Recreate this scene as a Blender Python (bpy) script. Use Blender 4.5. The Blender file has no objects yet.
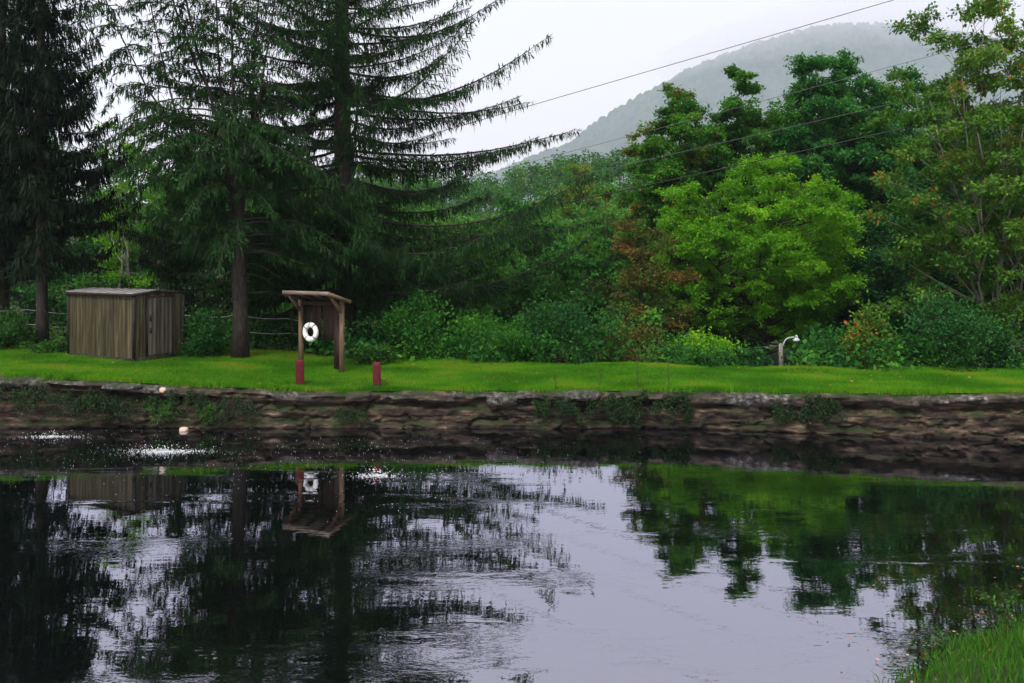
import bpy, math, random
import numpy as np
from mathutils import Vector

# ------------------------------------------------------------------ camera, sky, sun, exposure
SC = bpy.context.scene
COL = SC.collection
CZ, F, H0 = 5.0, 900.0, 250.0          # eye height above the water, focal length in pixels, horizon row


def P(px, py, Y):
    return ((px - 512.0) * Y / F, Y, CZ + (H0 - py) * Y / F)


cam = bpy.data.cameras.new('camera')
cam_o = bpy.data.objects.new('camera', cam)
COL.objects.link(cam_o)
cam_o.location = (0, 0, CZ)
cam_o.rotation_euler = (math.pi / 2, 0, 0)
cam.sensor_width = 36
cam.lens = 36 * F / 1024
cam.shift_y = -(341.5 - H0) / 1024
cam.clip_start = 0.1
cam.clip_end = 12000
SC.camera = cam_o

SUN_EL, SUN_AZ = 52.0, 205.0
world = bpy.data.worlds.new('World')
SC.world = world
world.use_nodes = True
wn, wl = world.node_tree.nodes, world.node_tree.links
bg = wn['Background']
sky = wn.new('ShaderNodeTexSky')
sky.sky_type = 'NISHITA'
sky.sun_disc = False
sky.sun_elevation = math.radians(SUN_EL)
sky.sun_rotation = math.radians(SUN_AZ)
sky.air_density = 1.0
sky.dust_density = 6.0
sky.ozone_density = 1.0
hs = wn.new('ShaderNodeHueSaturation')
hs.inputs['Saturation'].default_value = 0.12
wl.new(sky.outputs[0], hs.inputs['Color'])
mx = wn.new('ShaderNodeMix')
mx.data_type = 'RGBA'
mx.inputs['Factor'].default_value = 0.80        # cloud sheet: an even grey white over the clear sky
mx.inputs['B'].default_value = (10.1, 9.7, 9.7, 1)
wl.new(hs.outputs[0], mx.inputs['A'])
wl.new(mx.outputs['Result'], bg.inputs['Color'])
bg.inputs['Strength'].default_value = 0.0580

sun = bpy.data.lights.new('sun', 'SUN')
sun.energy = 1.5
sun.angle = math.radians(14)
sun.color = (1.0, 0.95, 0.88)
sun_o = bpy.data.objects.new('sun', sun)
COL.objects.link(sun_o)
_az, _el = math.radians(SUN_AZ), math.radians(SUN_EL)
_sd = Vector((math.sin(_az) * math.cos(_el), math.cos(_az) * math.cos(_el), math.sin(_el)))
sun_o.rotation_euler = _sd.to_track_quat('Z', 'Y').to_euler()
sun_o.location = (0, -20, 60)

SC.view_settings.view_transform = 'Standard'
SC.view_settings.look = 'None'
SC.view_settings.exposure = 1.30
SC.view_settings.gamma = 1.0
SC.render.engine = 'CYCLES'
SC.cycles.max_bounces = 6
SC.cycles.diffuse_bounces = 3
SC.cycles.glossy_bounces = 3
SC.cycles.transmission_bounces = 3
SC.cycles.transparent_max_bounces = 4
SC.cycles.volume_bounces = 1


# ------------------------------------------------------------------ helpers
def hash2(i, j, s=0):
    h = (i.astype(np.int64) * 374761393 + j.astype(np.int64) * 668265263 + s * 974711 + 1013904223) & 0xffffffff
    h = ((h ^ (h >> 13)) * 1274126177) & 0xffffffff
    h = (h ^ (h >> 16)) & 0xffffffff
    return h / 4294967295.0


def vnoise(x, y, s=0):
    xi, yi = np.floor(x), np.floor(y)
    fx, fy = x - xi, y - yi
    fx = fx * fx * (3 - 2 * fx)
    fy = fy * fy * (3 - 2 * fy)
    a = hash2(xi, yi, s); b = hash2(xi + 1, yi, s)
    c = hash2(xi, yi + 1, s); d = hash2(xi + 1, yi + 1, s)
    return (a + (b - a) * fx) * (1 - fy) + (c + (d - c) * fx) * fy


def fbm(x, y, s=0, o=4):
    t, a, n = 0.0, 0.5, 0.0
    for k in range(o):
        t = t + a * vnoise(x * 2 ** k + 17.3 * k, y * 2 ** k + 5.1 * k, s + k)
        n += a
        a *= 0.5
    return t / n


def sstep(x):
    x = np.clip(x, 0, 1)
    return x * x * (3 - 2 * x)


def nrm(v):
    return v / (np.linalg.norm(v, axis=-1, keepdims=True) + 1e-9)


class Geo:
    def __init__(self):
        self.V, self.Q, self.T, self.n = [], [], [], 0
        self.tq, self.tt = [], []

    def add(self, V, Q=None, T=None, tint=0.5):
        V = np.asarray(V, float).reshape(-1, 3)
        self.V.append(V)
        if Q is not None and len(Q):
            Q = np.asarray(Q, int).reshape(-1, 4)
            self.Q.append(Q + self.n)
            self.tq.append(np.broadcast_to(np.asarray(tint, float), (len(Q),)))
        if T is not None and len(T):
            T = np.asarray(T, int).reshape(-1, 3)
            self.T.append(T + self.n)
            self.tt.append(np.broadcast_to(np.asarray(tint, float), (len(T),)))
        self.n += len(V)

    def box(self, c, s, rot=None, tint=0.5):
        c = np.array(c, float)
        h = np.array(s, float) / 2
        v = np.array([(x, y, z) for x in (-1, 1) for y in (-1, 1) for z in (-1, 1)], float) * h
        if rot is not None:
            v = v @ np.array(rot).T
        self.add(v + c, [(0, 1, 3, 2), (4, 6, 7, 5), (0, 4, 5, 1), (2, 3, 7, 6), (0, 2, 6, 4), (1, 5, 7, 3)], tint=tint)

    def beam(self, a, b, w, h, up=(0, 0, 1), tint=0.5):
        a, b = np.array(a, float), np.array(b, float)
        d = b - a
        L = np.linalg.norm(d)
        d /= L
        s = np.cross(d, up); s /= np.linalg.norm(s)
        u = np.cross(s, d)
        self.box((a + b) / 2, (L, w, h), rot=np.stack([d, s, u], 1), tint=tint)

    def tube(self, path, rad, n=6, tint=0.5, cap=True):
        p = np.asarray(path, float)
        m = len(p)
        r = np.broadcast_to(np.asarray(rad, float), (m,))
        t = nrm(np.gradient(p, axis=0))
        ref = np.array([0, 0, 1.0]) if abs(t[:, 2]).mean() < 0.8 else np.array([1.0, 0, 0])
        s = nrm(np.cross(t, ref))
        u = np.cross(s, t)
        a = np.linspace(0, 2 * np.pi, n, endpoint=False)
        V = p[:, None] + r[:, None, None] * (np.cos(a)[None, :, None] * s[:, None] + np.sin(a)[None, :, None] * u[:, None])
        i = np.arange(m - 1)[:, None] * n
        j = np.arange(n)[None]
        j2 = (j + 1) % n
        Q = np.stack([i + j, i + j2, i + n + j2, i + n + j], -1).reshape(-1, 4)
        V = V.reshape(-1, 3)
        T = None
        if cap:
            V = np.vstack([V, p[:1], p[-1:]])
            c0, c1 = m * n, m * n + 1
            jj = np.arange(n)
            j3 = (jj + 1) % n
            T = np.vstack([np.stack([np.full(n, c0), j3, jj], 1), np.stack([np.full(n, c1), (m - 1) * n + jj, (m - 1) * n + j3], 1)])
        self.add(V, Q, T, tint=tint)

    def leaves(self, pos, axis, nor, L, W, tint, fold=0.18):
        pos = np.asarray(pos, float); axis = nrm(np.asarray(axis, float))
        n = len(pos)
        if n == 0:
            return
        L = np.broadcast_to(np.asarray(L, float), (n,))[:, None]
        W = np.broadcast_to(np.asarray(W, float), (n,))[:, None]
        s = nrm(np.cross(axis, nor))
        u = np.cross(s, axis)
        mid = pos + axis * L * 0.48
        V = np.stack([pos, mid + s * W / 2 + u * W * fold, pos + axis * L, mid - s * W / 2 + u * W * fold], 1)
        self.add(V.reshape(-1, 3), np.arange(4 * n).reshape(n, 4), tint=tint)

    def dots(self, c, r, tint=0.5):
        c = np.asarray(c, float); n = len(c)
        r = np.broadcast_to(np.asarray(r, float), (n,))[:, None, None]
        o = np.array([(1, 0, 0), (0, 1, 0), (-1, 0, 0), (0, -1, 0), (0, 0, 1), (0, 0, -1)], float)[None] * r
        V = (c[:, None] + o).reshape(-1, 3)
        t = np.array([(0, 1, 4), (1, 2, 4), (2, 3, 4), (3, 0, 4), (1, 0, 5), (2, 1, 5), (3, 2, 5), (0, 3, 5)])
        T = (t[None] + (np.arange(n) * 6)[:, None, None]).reshape(-1, 3)
        self.add(V, T=T, tint=tint)

    def build(self, name, mat, parent=None, smooth=False):
        V = np.vstack(self.V) if self.V else np.zeros((0, 3))
        Q = np.vstack(self.Q) if self.Q else np.zeros((0, 4), int)
        T = np.vstack(self.T) if self.T else np.zeros((0, 3), int)
        tint = np.concatenate(self.tq + self.tt) if (self.tq or self.tt) else np.zeros(0)
        me = bpy.data.meshes.new(name)
        me.vertices.add(len(V)); me.vertices.foreach_set('co', V.astype(np.float32).ravel())
        nl = len(Q) * 4 + len(T) * 3
        me.loops.add(nl)
        me.loops.foreach_set('vertex_index', np.concatenate([Q.ravel(), T.ravel()]).astype(np.int32))
        npoly = len(Q) + len(T)
        me.polygons.add(npoly)
        ls = np.concatenate([np.arange(len(Q)) * 4, len(Q) * 4 + np.arange(len(T)) * 3]).astype(np.int32)
        me.polygons.foreach_set('loop_start', ls)
        at = me.attributes.new('tint', 'FLOAT', 'FACE')
        at.data.foreach_set('value', tint.astype(np.float32))
        me.update(calc_edges=True)
        if smooth:
            me.polygons.foreach_set('use_smooth', np.ones(npoly, bool))
        me.materials.append(mat)
        o = bpy.data.objects.new(name, me)
        COL.objects.link(o)
        if parent is not None:
            o.parent = parent
        return o


def tag(o, label=None, cat=None, group=None, kind=None):
    if label: o['label'] = label
    if cat: o['category'] = cat
    if group: o['group'] = group
    if kind: o['kind'] = kind
    return o


def thing(name, label, cat, loc=(0, 0, 0), rz=0.0, group=None):
    o = bpy.data.objects.new(name, None)
    o.empty_display_size = 0.3
    COL.objects.link(o)
    o.location = loc
    o.rotation_euler = (0, 0, rz)
    return tag(o, label, cat, group)


def dup(root, loc, rz=0.0, sc=1.0, label=None, group=None):
    r = root.copy(); COL.objects.link(r)
    r.location = loc; r.rotation_euler = (0, 0, rz); r.scale = (sc, sc, sc) if not isinstance(sc, tuple) else sc
    if label: r['label'] = label
    if group: r['group'] = group
    for ch in list(root.children):
        c = ch.copy(); COL.objects.link(c); c.parent = r
        for g in list(ch.children):
            d = g.copy(); COL.objects.link(d); d.parent = c
    return r


# ------------------------------------------------------------------ materials
def mat_new(name):
    m = bpy.data.materials.new(name)
    m.use_nodes = True
    nt = m.node_tree
    return m, nt, nt.nodes, nt.links, nt.nodes['Principled BSDF']


def ramp(nodes, stops):
    r = nodes.new('ShaderNodeValToRGB')
    e = r.color_ramp.elements
    while len(e) < len(stops):
        e.new(0.5)
    for k, (p, c) in enumerate(stops):
        e[k].position = p
        e[k].color = (c[0], c[1], c[2], 1)
    return r


def leaf_mat(name, stops, trans=0.3, rough=0.65, spec=0.10):
    m, nt, N, L, b = mat_new(name)
    a = N.new('ShaderNodeAttribute'); a.attribute_name = 'tint'
    r = ramp(N, stops)
    L.new(a.outputs['Fac'], r.inputs[0])
    L.new(r.outputs[0], b.inputs['Base Color'])
    b.inputs['Roughness'].default_value = rough
    b.inputs['Specular IOR Level'].default_value = spec
    if trans > 0:
        t = N.new('ShaderNodeBsdfTranslucent')
        hs_ = N.new('ShaderNodeHueSaturation')
        hs_.inputs['Value'].default_value = 1.25
        hs_.inputs['Hue'].default_value = 0.485
        L.new(r.outputs[0], hs_.inputs['Color'])
        L.new(hs_.outputs[0], t.inputs['Color'])
        x = N.new('ShaderNodeMixShader'); x.inputs[0].default_value = trans
        L.new(b.outputs[0], x.inputs[1]); L.new(t.outputs[0], x.inputs[2])
        L.new(x.outputs[0], N['Material Output'].inputs['Surface'])
    return m


def noise_mat(name, stops, scale=(1, 1, 1), nscale=4.0, detail=6, rough=0.85, bump=0.3, bdist=0.02, spec=0.2, tint=0.0):
    m, nt, N, L, b = mat_new(name)
    tc = N.new('ShaderNodeTexCoord')
    mp = N.new('ShaderNodeMapping'); mp.inputs['Scale'].default_value = scale
    L.new(tc.outputs['Object'], mp.inputs[0])
    n = N.new('ShaderNodeTexNoise'); n.inputs['Scale'].default_value = nscale; n.inputs['Detail'].default_value = detail
    n.inputs['Roughness'].default_value = 0.62
    L.new(mp.outputs[0], n.inputs['Vector'])
    r = ramp(N, stops)
    src = n.outputs['Fac']
    if tint:
        a = N.new('ShaderNodeAttribute'); a.attribute_name = 'tint'
        s1 = N.new('ShaderNodeMath'); s1.operation = 'SUBTRACT'; s1.inputs[1].default_value = 0.5
        L.new(a.outputs['Fac'], s1.inputs[0])
        s2 = N.new('ShaderNodeMath'); s2.operation = 'MULTIPLY_ADD'; s2.inputs[1].default_value = tint
        L.new(s1.outputs[0], s2.inputs[0]); L.new(n.outputs['Fac'], s2.inputs[2])
        src = s2.outputs[0]
    L.new(src, r.inputs[0])
    L.new(r.outputs[0], b.inputs['Base Color'])
    b.inputs['Roughness'].default_value = rough
    b.inputs['Specular IOR Level'].default_value = spec
    bp = N.new('ShaderNodeBump'); bp.inputs['Strength'].default_value = bump; bp.inputs['Distance'].default_value = bdist
    L.new(n.outputs['Fac'], bp.inputs['Height'])
    L.new(bp.outputs[0], b.inputs['Normal'])
    return m


M = {}
M['spruce'] = leaf_mat('spruce_needles', [(0.0, (.006, .022, .008)), (0.5, (.014, .048, .011)), (0.9, (.040, .105, .014)), (1.0, (.08, .12, .02))], trans=0.15)
M['spruce_dark'] = leaf_mat('dark_spruce_needles', [(0.0, (.004, .010, .006)), (0.6, (.008, .020, .009)), (1.0, (.028, .055, .015))], trans=0.1)
M['hemlock'] = leaf_mat('hemlock_needles', [(0.0, (.008, .028, .009)), (0.5, (.018, .060, .013)), (1.0, (.06, .15, .02))], trans=0.2)
M['lime'] = leaf_mat('lime_green_leaves', [(0.0, (.042, .16, .006)), (0.5, (.105, .32, .012)), (0.85, (.18, .40, .014)), (1.0, (.26, .33, .02))], trans=0.42)
M['mid'] = leaf_mat('mid_green_leaves', [(0.0, (.018, .085, .014)), (0.5, (.040, .165, .018)), (0.86, (.09, .24, .020)), (0.93, (.22, .13, .02)), (1.0, (.30, .08, .02))], trans=0.38)
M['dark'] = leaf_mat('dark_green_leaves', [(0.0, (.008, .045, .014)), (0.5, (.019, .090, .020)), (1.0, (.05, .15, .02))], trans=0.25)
M['deep'] = leaf_mat('deep_green_leaves', [(0.0, (.015, .085, .022)), (0.5, (.030, .155, .030)), (0.85, (.07, .23, .026)), (1.0, (.12, .22, .02))], trans=0.38)
M['maple'] = leaf_mat('turning_maple_leaves', [(0.0, (.026, .085, .010)), (0.45, (.062, .175, .018)), (0.85, (.15, .26, .035)), (0.91, (.30, .20, .04)), (1.0, (.38, .05, .03))], trans=0.35)
M['rust'] = leaf_mat('rusty_autumn_leaves', [(0.0, (.020, .060, .012)), (0.36, (.050, .095, .016)), (0.52, (.10, .085, .018)), (0.75, (.15, .075, .02)), (1.0, (.26, .08, .02))], trans=0.3)
M['yellow'] = leaf_mat('yellow_green_leaves', [(0.0, (.05, .12, .012)), (0.5, (.10, .18, .016)), (0.9, (.20, .24, .02)), (1.0, (.30, .20, .02))], trans=0.35)
M['under'] = leaf_mat('undergrowth_leaves', [(0.0, (.006, .036, .008)), (0.5, (.025, .125, .016)), (0.95, (.09, .24, .02)), (1.0, (.16, .22, .02))], trans=0.3)
M['weed'] = leaf_mat('weed_leaves', [(0.0, (.006, .017, .008)), (0.6, (.016, .042, .013)), (0.85, (.05, .09, .025)), (0.93, (.16, .05, .03)), (1.0, (.16, .03, .03))], trans=0.2)
M['weedgreen'] = leaf_mat('green_weed_leaves', [(0.0, (.015, .05, .015)), (0.6, (.04, .13, .02)), (1.0, (.10, .22, .03))], trans=0.3)
M['bark'] = noise_mat('bark', [(0.3, (.010, .008, .007)), (0.55, (.032, .026, .022)), (0.75, (.075, .065, .055))], scale=(6, 6, 1.2), nscale=3, bump=0.8, bdist=0.03)
M['bark_pale'] = noise_mat('pale_bark', [(0.3, (.10, .09, .08)), (0.55, (.20, .185, .165)), (0.75, (.32, .30, .27))], scale=(4, 4, 2), nscale=3, bump=0.5)
M['stem'] = noise_mat('weed_stem', [(0.3, (.03, .02, .015)), (0.7, (.08, .05, .03))], nscale=8)


# ------------------------------------------------------------------ terrain functions
def yw(x):
    x = np.asarray(x, float)
    return 25.4 - 1.6 * sstep((x - 2.5) / 11.5) + 0.10 * (vnoise(x * 0.9, x * 0 + 3.3, 4) - 0.5)


def edge_z(x):
    return np.interp(x, [-40, -14, -11, -8, -5.6, 2.5, 8, 13, 40], [1.5, 1.40, 1.27, 1.12, 1.02, 1.02, 1.07, 1.22, 1.3])


def crest_y(x):
    return np.interp(x, [-40, -16, -12, -8, -5, 2, 8, 12, 40], [33, 32.6, 33, 31.5, 30, 29.6, 29.2, 28.3, 28])


def ground_z(x, y):
    x = np.asarray(x, float); y = np.asarray(y, float)
    s = y - yw(x)
    k = np.interp(x, [-14, -6, 6, 12], [0.0, 0.16, 0.10, -0.10])
    z = edge_z(x) + k * sstep(s / 3.5)
    d = np.maximum(0, y - crest_y(x))
    drop = 3.4 * sstep(d / 18.0) * np.interp(x, [-18, -12], [0.35, 1.0])
    z = z - drop
    hill = 23 * sstep((y - 75) / 230) + 0.008 * np.maximum(0, y - 320)
    hill = hill + sstep((y - 75) / 120) * np.clip((x - 10) / 60, -0.25, 1.5) * 12
    z = z + hill + 0.05 * (fbm(x * 0.5, y * 0.5, 9) - 0.5) * np.where(d > 0, 6, 1) * np.where(s < 0.6, 0.4, 1)
    return z


def gz(x, y):
    return float(ground_z(np.array([x]), np.array([y]))[0])


def grid_mesh(X, Y, Z):
    m, n = X.shape
    V = np.stack([X, Y, Z], -1).reshape(-1, 3)
    i = np.arange(m - 1)[:, None] * n
    j = np.arange(n - 1)[None]
    Q = np.stack([i + j, i + j + 1, i + n + j + 1, i + n + j], -1).reshape(-1, 4)
    g = Geo(); g.add(V, Q)
    return g


# ground behind the wall
def ground_material():
    m, nt, N, L, b = mat_new('lawn_and_forest_soil')
    tc = N.new('ShaderNodeTexCoord')
    n1 = N.new('ShaderNodeTexNoise'); n1.inputs['Scale'].default_value = 0.55; n1.inputs['Detail'].default_value = 7
    n2 = N.new('ShaderNodeTexNoise'); n2.inputs['Scale'].default_value = 14; n2.inputs['Detail'].default_value = 5
    L.new(tc.outputs['Object'], n1.inputs[0]); L.new(tc.outputs['Object'], n2.inputs[0])
    r1 = ramp(N, [(0.3, (.04, .12, .006)), (0.5, (.075, .18, .008)), (0.62, (.12, .19, .012)), (0.75, (.17, .17, .02))])
    r2 = ramp(N, [(0.3, (.35, .35, .35)), (0.7, (1, 1, 1))])
    L.new(n1.outputs[0], r1.inputs[0]); L.new(n2.outputs[0], r2.inputs[0])
    mu = N.new('ShaderNodeMix'); mu.data_type = 'RGBA'; mu.blend_type = 'MULTIPLY'; mu.inputs['Factor'].default_value = 1
    L.new(r1.outputs[0], mu.inputs['A']); L.new(r2.outputs[0], mu.inputs['B'])
    # beyond the lawn: leaf litter and forest floor
    sx = N.new('ShaderNodeSeparateXYZ'); L.new(tc.outputs['Object'], sx.inputs[0])
    mr = N.new('ShaderNodeMapRange'); mr.inputs['From Min'].default_value = 32; mr.inputs['From Max'].default_value = 35
    L.new(sx.outputs['Y'], mr.inputs['Value'])
    r3 = ramp(N, [(0.35, (.018, .026, .010)), (0.65, (.04, .06, .018))])
    L.new(n2.outputs[0], r3.inputs[0])
    mz = N.new('ShaderNodeMix'); mz.data_type = 'RGBA'
    L.new(mr.outputs[0], mz.inputs['Factor']); L.new(mu.outputs['Result'], mz.inputs['A']); L.new(r3.outputs[0], mz.inputs['B'])
    L.new(mz.outputs['Result'], b.inputs['Base Color'])
    b.inputs['Roughness'].default_value = 0.95; b.inputs['Specular IOR Level'].default_value = 0.1
    bp = N.new('ShaderNodeBump'); bp.inputs['Strength'].default_value = 0.5; bp.inputs['Distance'].default_value = 0.03
    L.new(n2.outputs[0], bp.inputs['Height']); L.new(bp.outputs[0], b.inputs['Normal'])
    return m


M['ground'] = ground_material()
xs = np.concatenate([np.linspace(-1600, -60, 30), np.linspace(-56, -20, 40), np.linspace(-19.7, 18, 190), np.linspace(19, 60, 44), np.linspace(66, 2600, 44)])
s = np.concatenate([np.linspace(0.04, 8, 60), np.linspace(8.4, 40, 60), np.linspace(42, 300, 80), np.linspace(320, 3500, 30)])
X, S = np.meshgrid(xs, s)
Yg = yw(X) + S
g = grid_mesh(X, Yg, ground_z(X, Yg))
tag(g.build('ground', M['ground'], smooth=True), kind='structure')

# the misty mountain far behind
RIDGE = [(300, 200), (430, 190), (500, 175), (539, 157), (568, 148), (597, 124), (627, 105), (656, 90), (679, 76), (711, 64), (750, 50), (797, 36), (841, 27), (872, 25), (904, 27), (943, 34), (1024, 46), (1200, 80), (1500, 130)]
MY0, MY1 = 3300.0, 5600.0
xm = np.arange(-1330, 5800, 10.6)
ym = np.concatenate([np.arange(MY0, MY1 + 130, 10.6), np.linspace(MY1 + 145, MY1 + 1000, 12)])
Xm, Ym = np.meshgrid(xm, ym)
pxm = 512 + Xm / MY1 * F
top = CZ + (H0 - np.interp(pxm, [r[0] for r in RIDGE], [r[1] for r in RIDGE])) * MY1 / F
t = np.clip((Ym - MY0) / (MY1 - MY0), 0, 1)
spur = fbm(Xm / 640 + 0.3 * t, Ym / 1700, 21, 4) - 0.5
prof = 0.25 * t + 0.75 * sstep(t * 0.92 + 0.04) 
prof = (prof - prof.min()) / (prof.max() - prof.min())
Zm = -20 + (top + 12) * prof + spur * 400 * (4 * t * (1 - t)) ** 0.8 * np.clip(top / 1000, 0.2, 1)
Zm = Zm - np.clip((Ym - MY1) / 1000, 0, 1) ** 1.2 * top * 0.9
cell = 31.0
ci, cj = np.floor(Xm / cell), np.floor(Ym / cell)
best = np.full(Xm.shape, 9e9); hh = np.zeros(Xm.shape)
for di in (-1, 0, 1):
    for dj in (-1, 0, 1):
        a, b_ = ci + di, cj + dj
        d2 = (Xm - (a + hash2(a, b_, 1)) * cell) ** 2 + (Ym - (b_ + hash2(a, b_, 2)) * cell) ** 2
        k = d2 < best
        best = np.where(k, d2, best); hh = np.where(k, hash2(a, b_, 3), hh)
Zm = Zm + (20 + 36 * hh) * np.sqrt(np.clip(1 - best / 560.0, 0, 1)) - 9
M['mountain'] = noise_mat('mountain_forest', [(0.3, (.006, .022, .012)), (0.5, (.022, .055, .02)), (0.7, (.07, .10, .03))], nscale=0.012, detail=9, bump=0.0)
tag(grid_mesh(Xm, Ym, Zm).build('mountain', M['mountain'], smooth=True), kind='structure')

# near bank below the camera
def bank_edge(x):
    return np.interp(x, [-60, -10, 0, 3.0, 4.5, 5.6, 6.8, 8.5, 12, 30, 60], [8.4, 8.7, 9.0, 9.5, 10.5, 11.3, 12.0, 13.2, 15.5, 19, 20])


def bank_z(x, y):
    d = bank_edge(x) - y + 0.25 * (fbm(x * 1.3, y * 1.3, 31) - 0.5)
    z = np.where(d > 0, 0.30 * d, 0.5 * d)
    return np.clip(z, -1.2, 3.15) + 0.05 * (fbm(x * 3, y * 3, 33) - 0.5)


Xb, Yb = np.meshgrid(np.concatenate([np.linspace(-60, -12, 30), np.linspace(-11, 14, 160), np.linspace(15, 60, 30)]),
                     np.concatenate([np.linspace(-30, 4, 24), np.linspace(4.3, 16, 90), np.linspace(16.5, 22, 10)]))
M['bank'] = noise_mat('bank_soil', [(0.3, (.012, .018, .007)), (0.6, (.03, .05, .012)), (0.8, (.06, .06, .03))], nscale=5, bump=0.6)
tag(grid_mesh(Xb, Yb, bank_z(Xb, Yb)).build('bank', M['bank'], smooth=True), kind='structure')


# ------------------------------------------------------------------ water
def water_material():
    m, nt, N, L, b = mat_new('pond_water')
    N.remove(b)
    tc = N.new('ShaderNodeTexCoord')
    fine = N.new('ShaderNodeTexNoise'); fine.inputs['Scale'].default_value = 2.6; fine.inputs['Detail'].default_value = 3
    mp = N.new('ShaderNodeMapping'); mp.inputs['Scale'].default_value = (1.0, 1.9, 1); mp.inputs['Rotation'].default_value = (0, 0, 0.12)
    L.new(tc.outputs['Object'], mp.inputs[0]); L.new(mp.outputs[0], fine.inputs['Vector'])
    big = N.new('ShaderNodeTexNoise'); big.inputs['Scale'].default_value = 0.35; big.inputs['Detail'].default_value = 2
    L.new(tc.outputs['Object'], big.inputs['Vector'])
    # bands of cat's paw ripples
    mp2 = N.new('ShaderNodeMapping'); mp2.inputs['Rotation'].default_value = (0, 0, -0.42); mp2.inputs['Scale'].default_value = (0.10, 0.75, 1)
    L.new(tc.outputs['Object'], mp2.inputs[0])
    band = N.new('ShaderNodeTexNoise'); band.inputs['Scale'].default_value = 1.0; band.inputs['Detail'].default_value = 2
    L.new(mp2.outputs[0], band.inputs['Vector'])
    br = ramp(N, [(0.52, (0, 0, 0)), (0.60, (1, 1, 1)), (0.66, (0, 0, 0))])
    L.new(band.outputs[0], br.inputs[0])
    rip = N.new('ShaderNodeTexNoise'); rip.inputs['Scale'].default_value = 6.5; rip.inputs['Detail'].default_value = 2
    mp3 = N.new('ShaderNodeMapping'); mp3.inputs['Scale'].default_value = (0.75, 1.6, 1)
    L.new(tc.outputs['Object'], mp3.inputs[0]); L.new(mp3.outputs[0], rip.inputs['Vector'])
    ml = N.new('ShaderNodeMath'); ml.operation = 'MULTIPLY'
    L.new(br.outputs[0], ml.inputs[0]); L.new(rip.outputs[0], ml.inputs[1])
    b1 = N.new('ShaderNodeBump'); b1.inputs['Strength'].default_value = 1.0; b1.inputs['Distance'].default_value = 0.0009
    L.new(fine.outputs[0], b1.inputs['Height'])
    b2 = N.new('ShaderNodeBump'); b2.inputs['Strength'].default_value = 1.0; b2.inputs['Distance'].default_value = 0.0008
    L.new(big.outputs[0], b2.inputs['Height']); L.new(b1.outputs[0], b2.inputs['Normal'])
    b3 = N.new('ShaderNodeBump'); b3.inputs['Strength'].default_value = 1.0; b3.inputs['Distance'].default_value = 0.0026
    L.new(ml.outputs[0], b3.inputs['Height']); L.new(b2.outputs[0], b3.inputs['Normal'])
    gl = N.new('ShaderNodeBsdfGlossy'); gl.inputs['Roughness'].default_value = 0.012
    gl.inputs['Color'].default_value = (.85, .84, 1.0, 1)
    di = N.new('ShaderNodeBsdfDiffuse'); di.inputs['Color'].default_value = (.0015, .0025, .002, 1)
    L.new(b3.outputs[0], gl.inputs['Normal']); L.new(b3.outputs[0], di.inputs['Normal'])
    fr = N.new('ShaderNodeFresnel'); fr.inputs['IOR'].default_value = 1.4
    L.new(b3.outputs[0], fr.inputs['Normal'])
    fm = N.new('ShaderNodeMath'); fm.operation = 'MULTIPLY_ADD'; fm.use_clamp = True
    fm.inputs[1].default_value = 0.80; fm.inputs[2].default_value = 0.34
    L.new(fr.outputs[0], fm.inputs[0])
    mxs = N.new('ShaderNodeMixShader')
    L.new(fm.outputs[0], mxs.inputs[0]); L.new(di.outputs[0], mxs.inputs[1]); L.new(gl.outputs[0], mxs.inputs[2])
    L.new(mxs.outputs[0], N['Material Output'].inputs['Surface'])
    return m


Xw, Sw = np.meshgrid(np.linspace(-60, 60, 121), np.linspace(0, 1, 20))
Yw_ = 3 + Sw * (yw(Xw) + 0.3 - 3)
tag(grid_mesh(Xw, Yw_, Yw_ * 0).build('water', water_material(), smooth=True), kind='structure')


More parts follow.
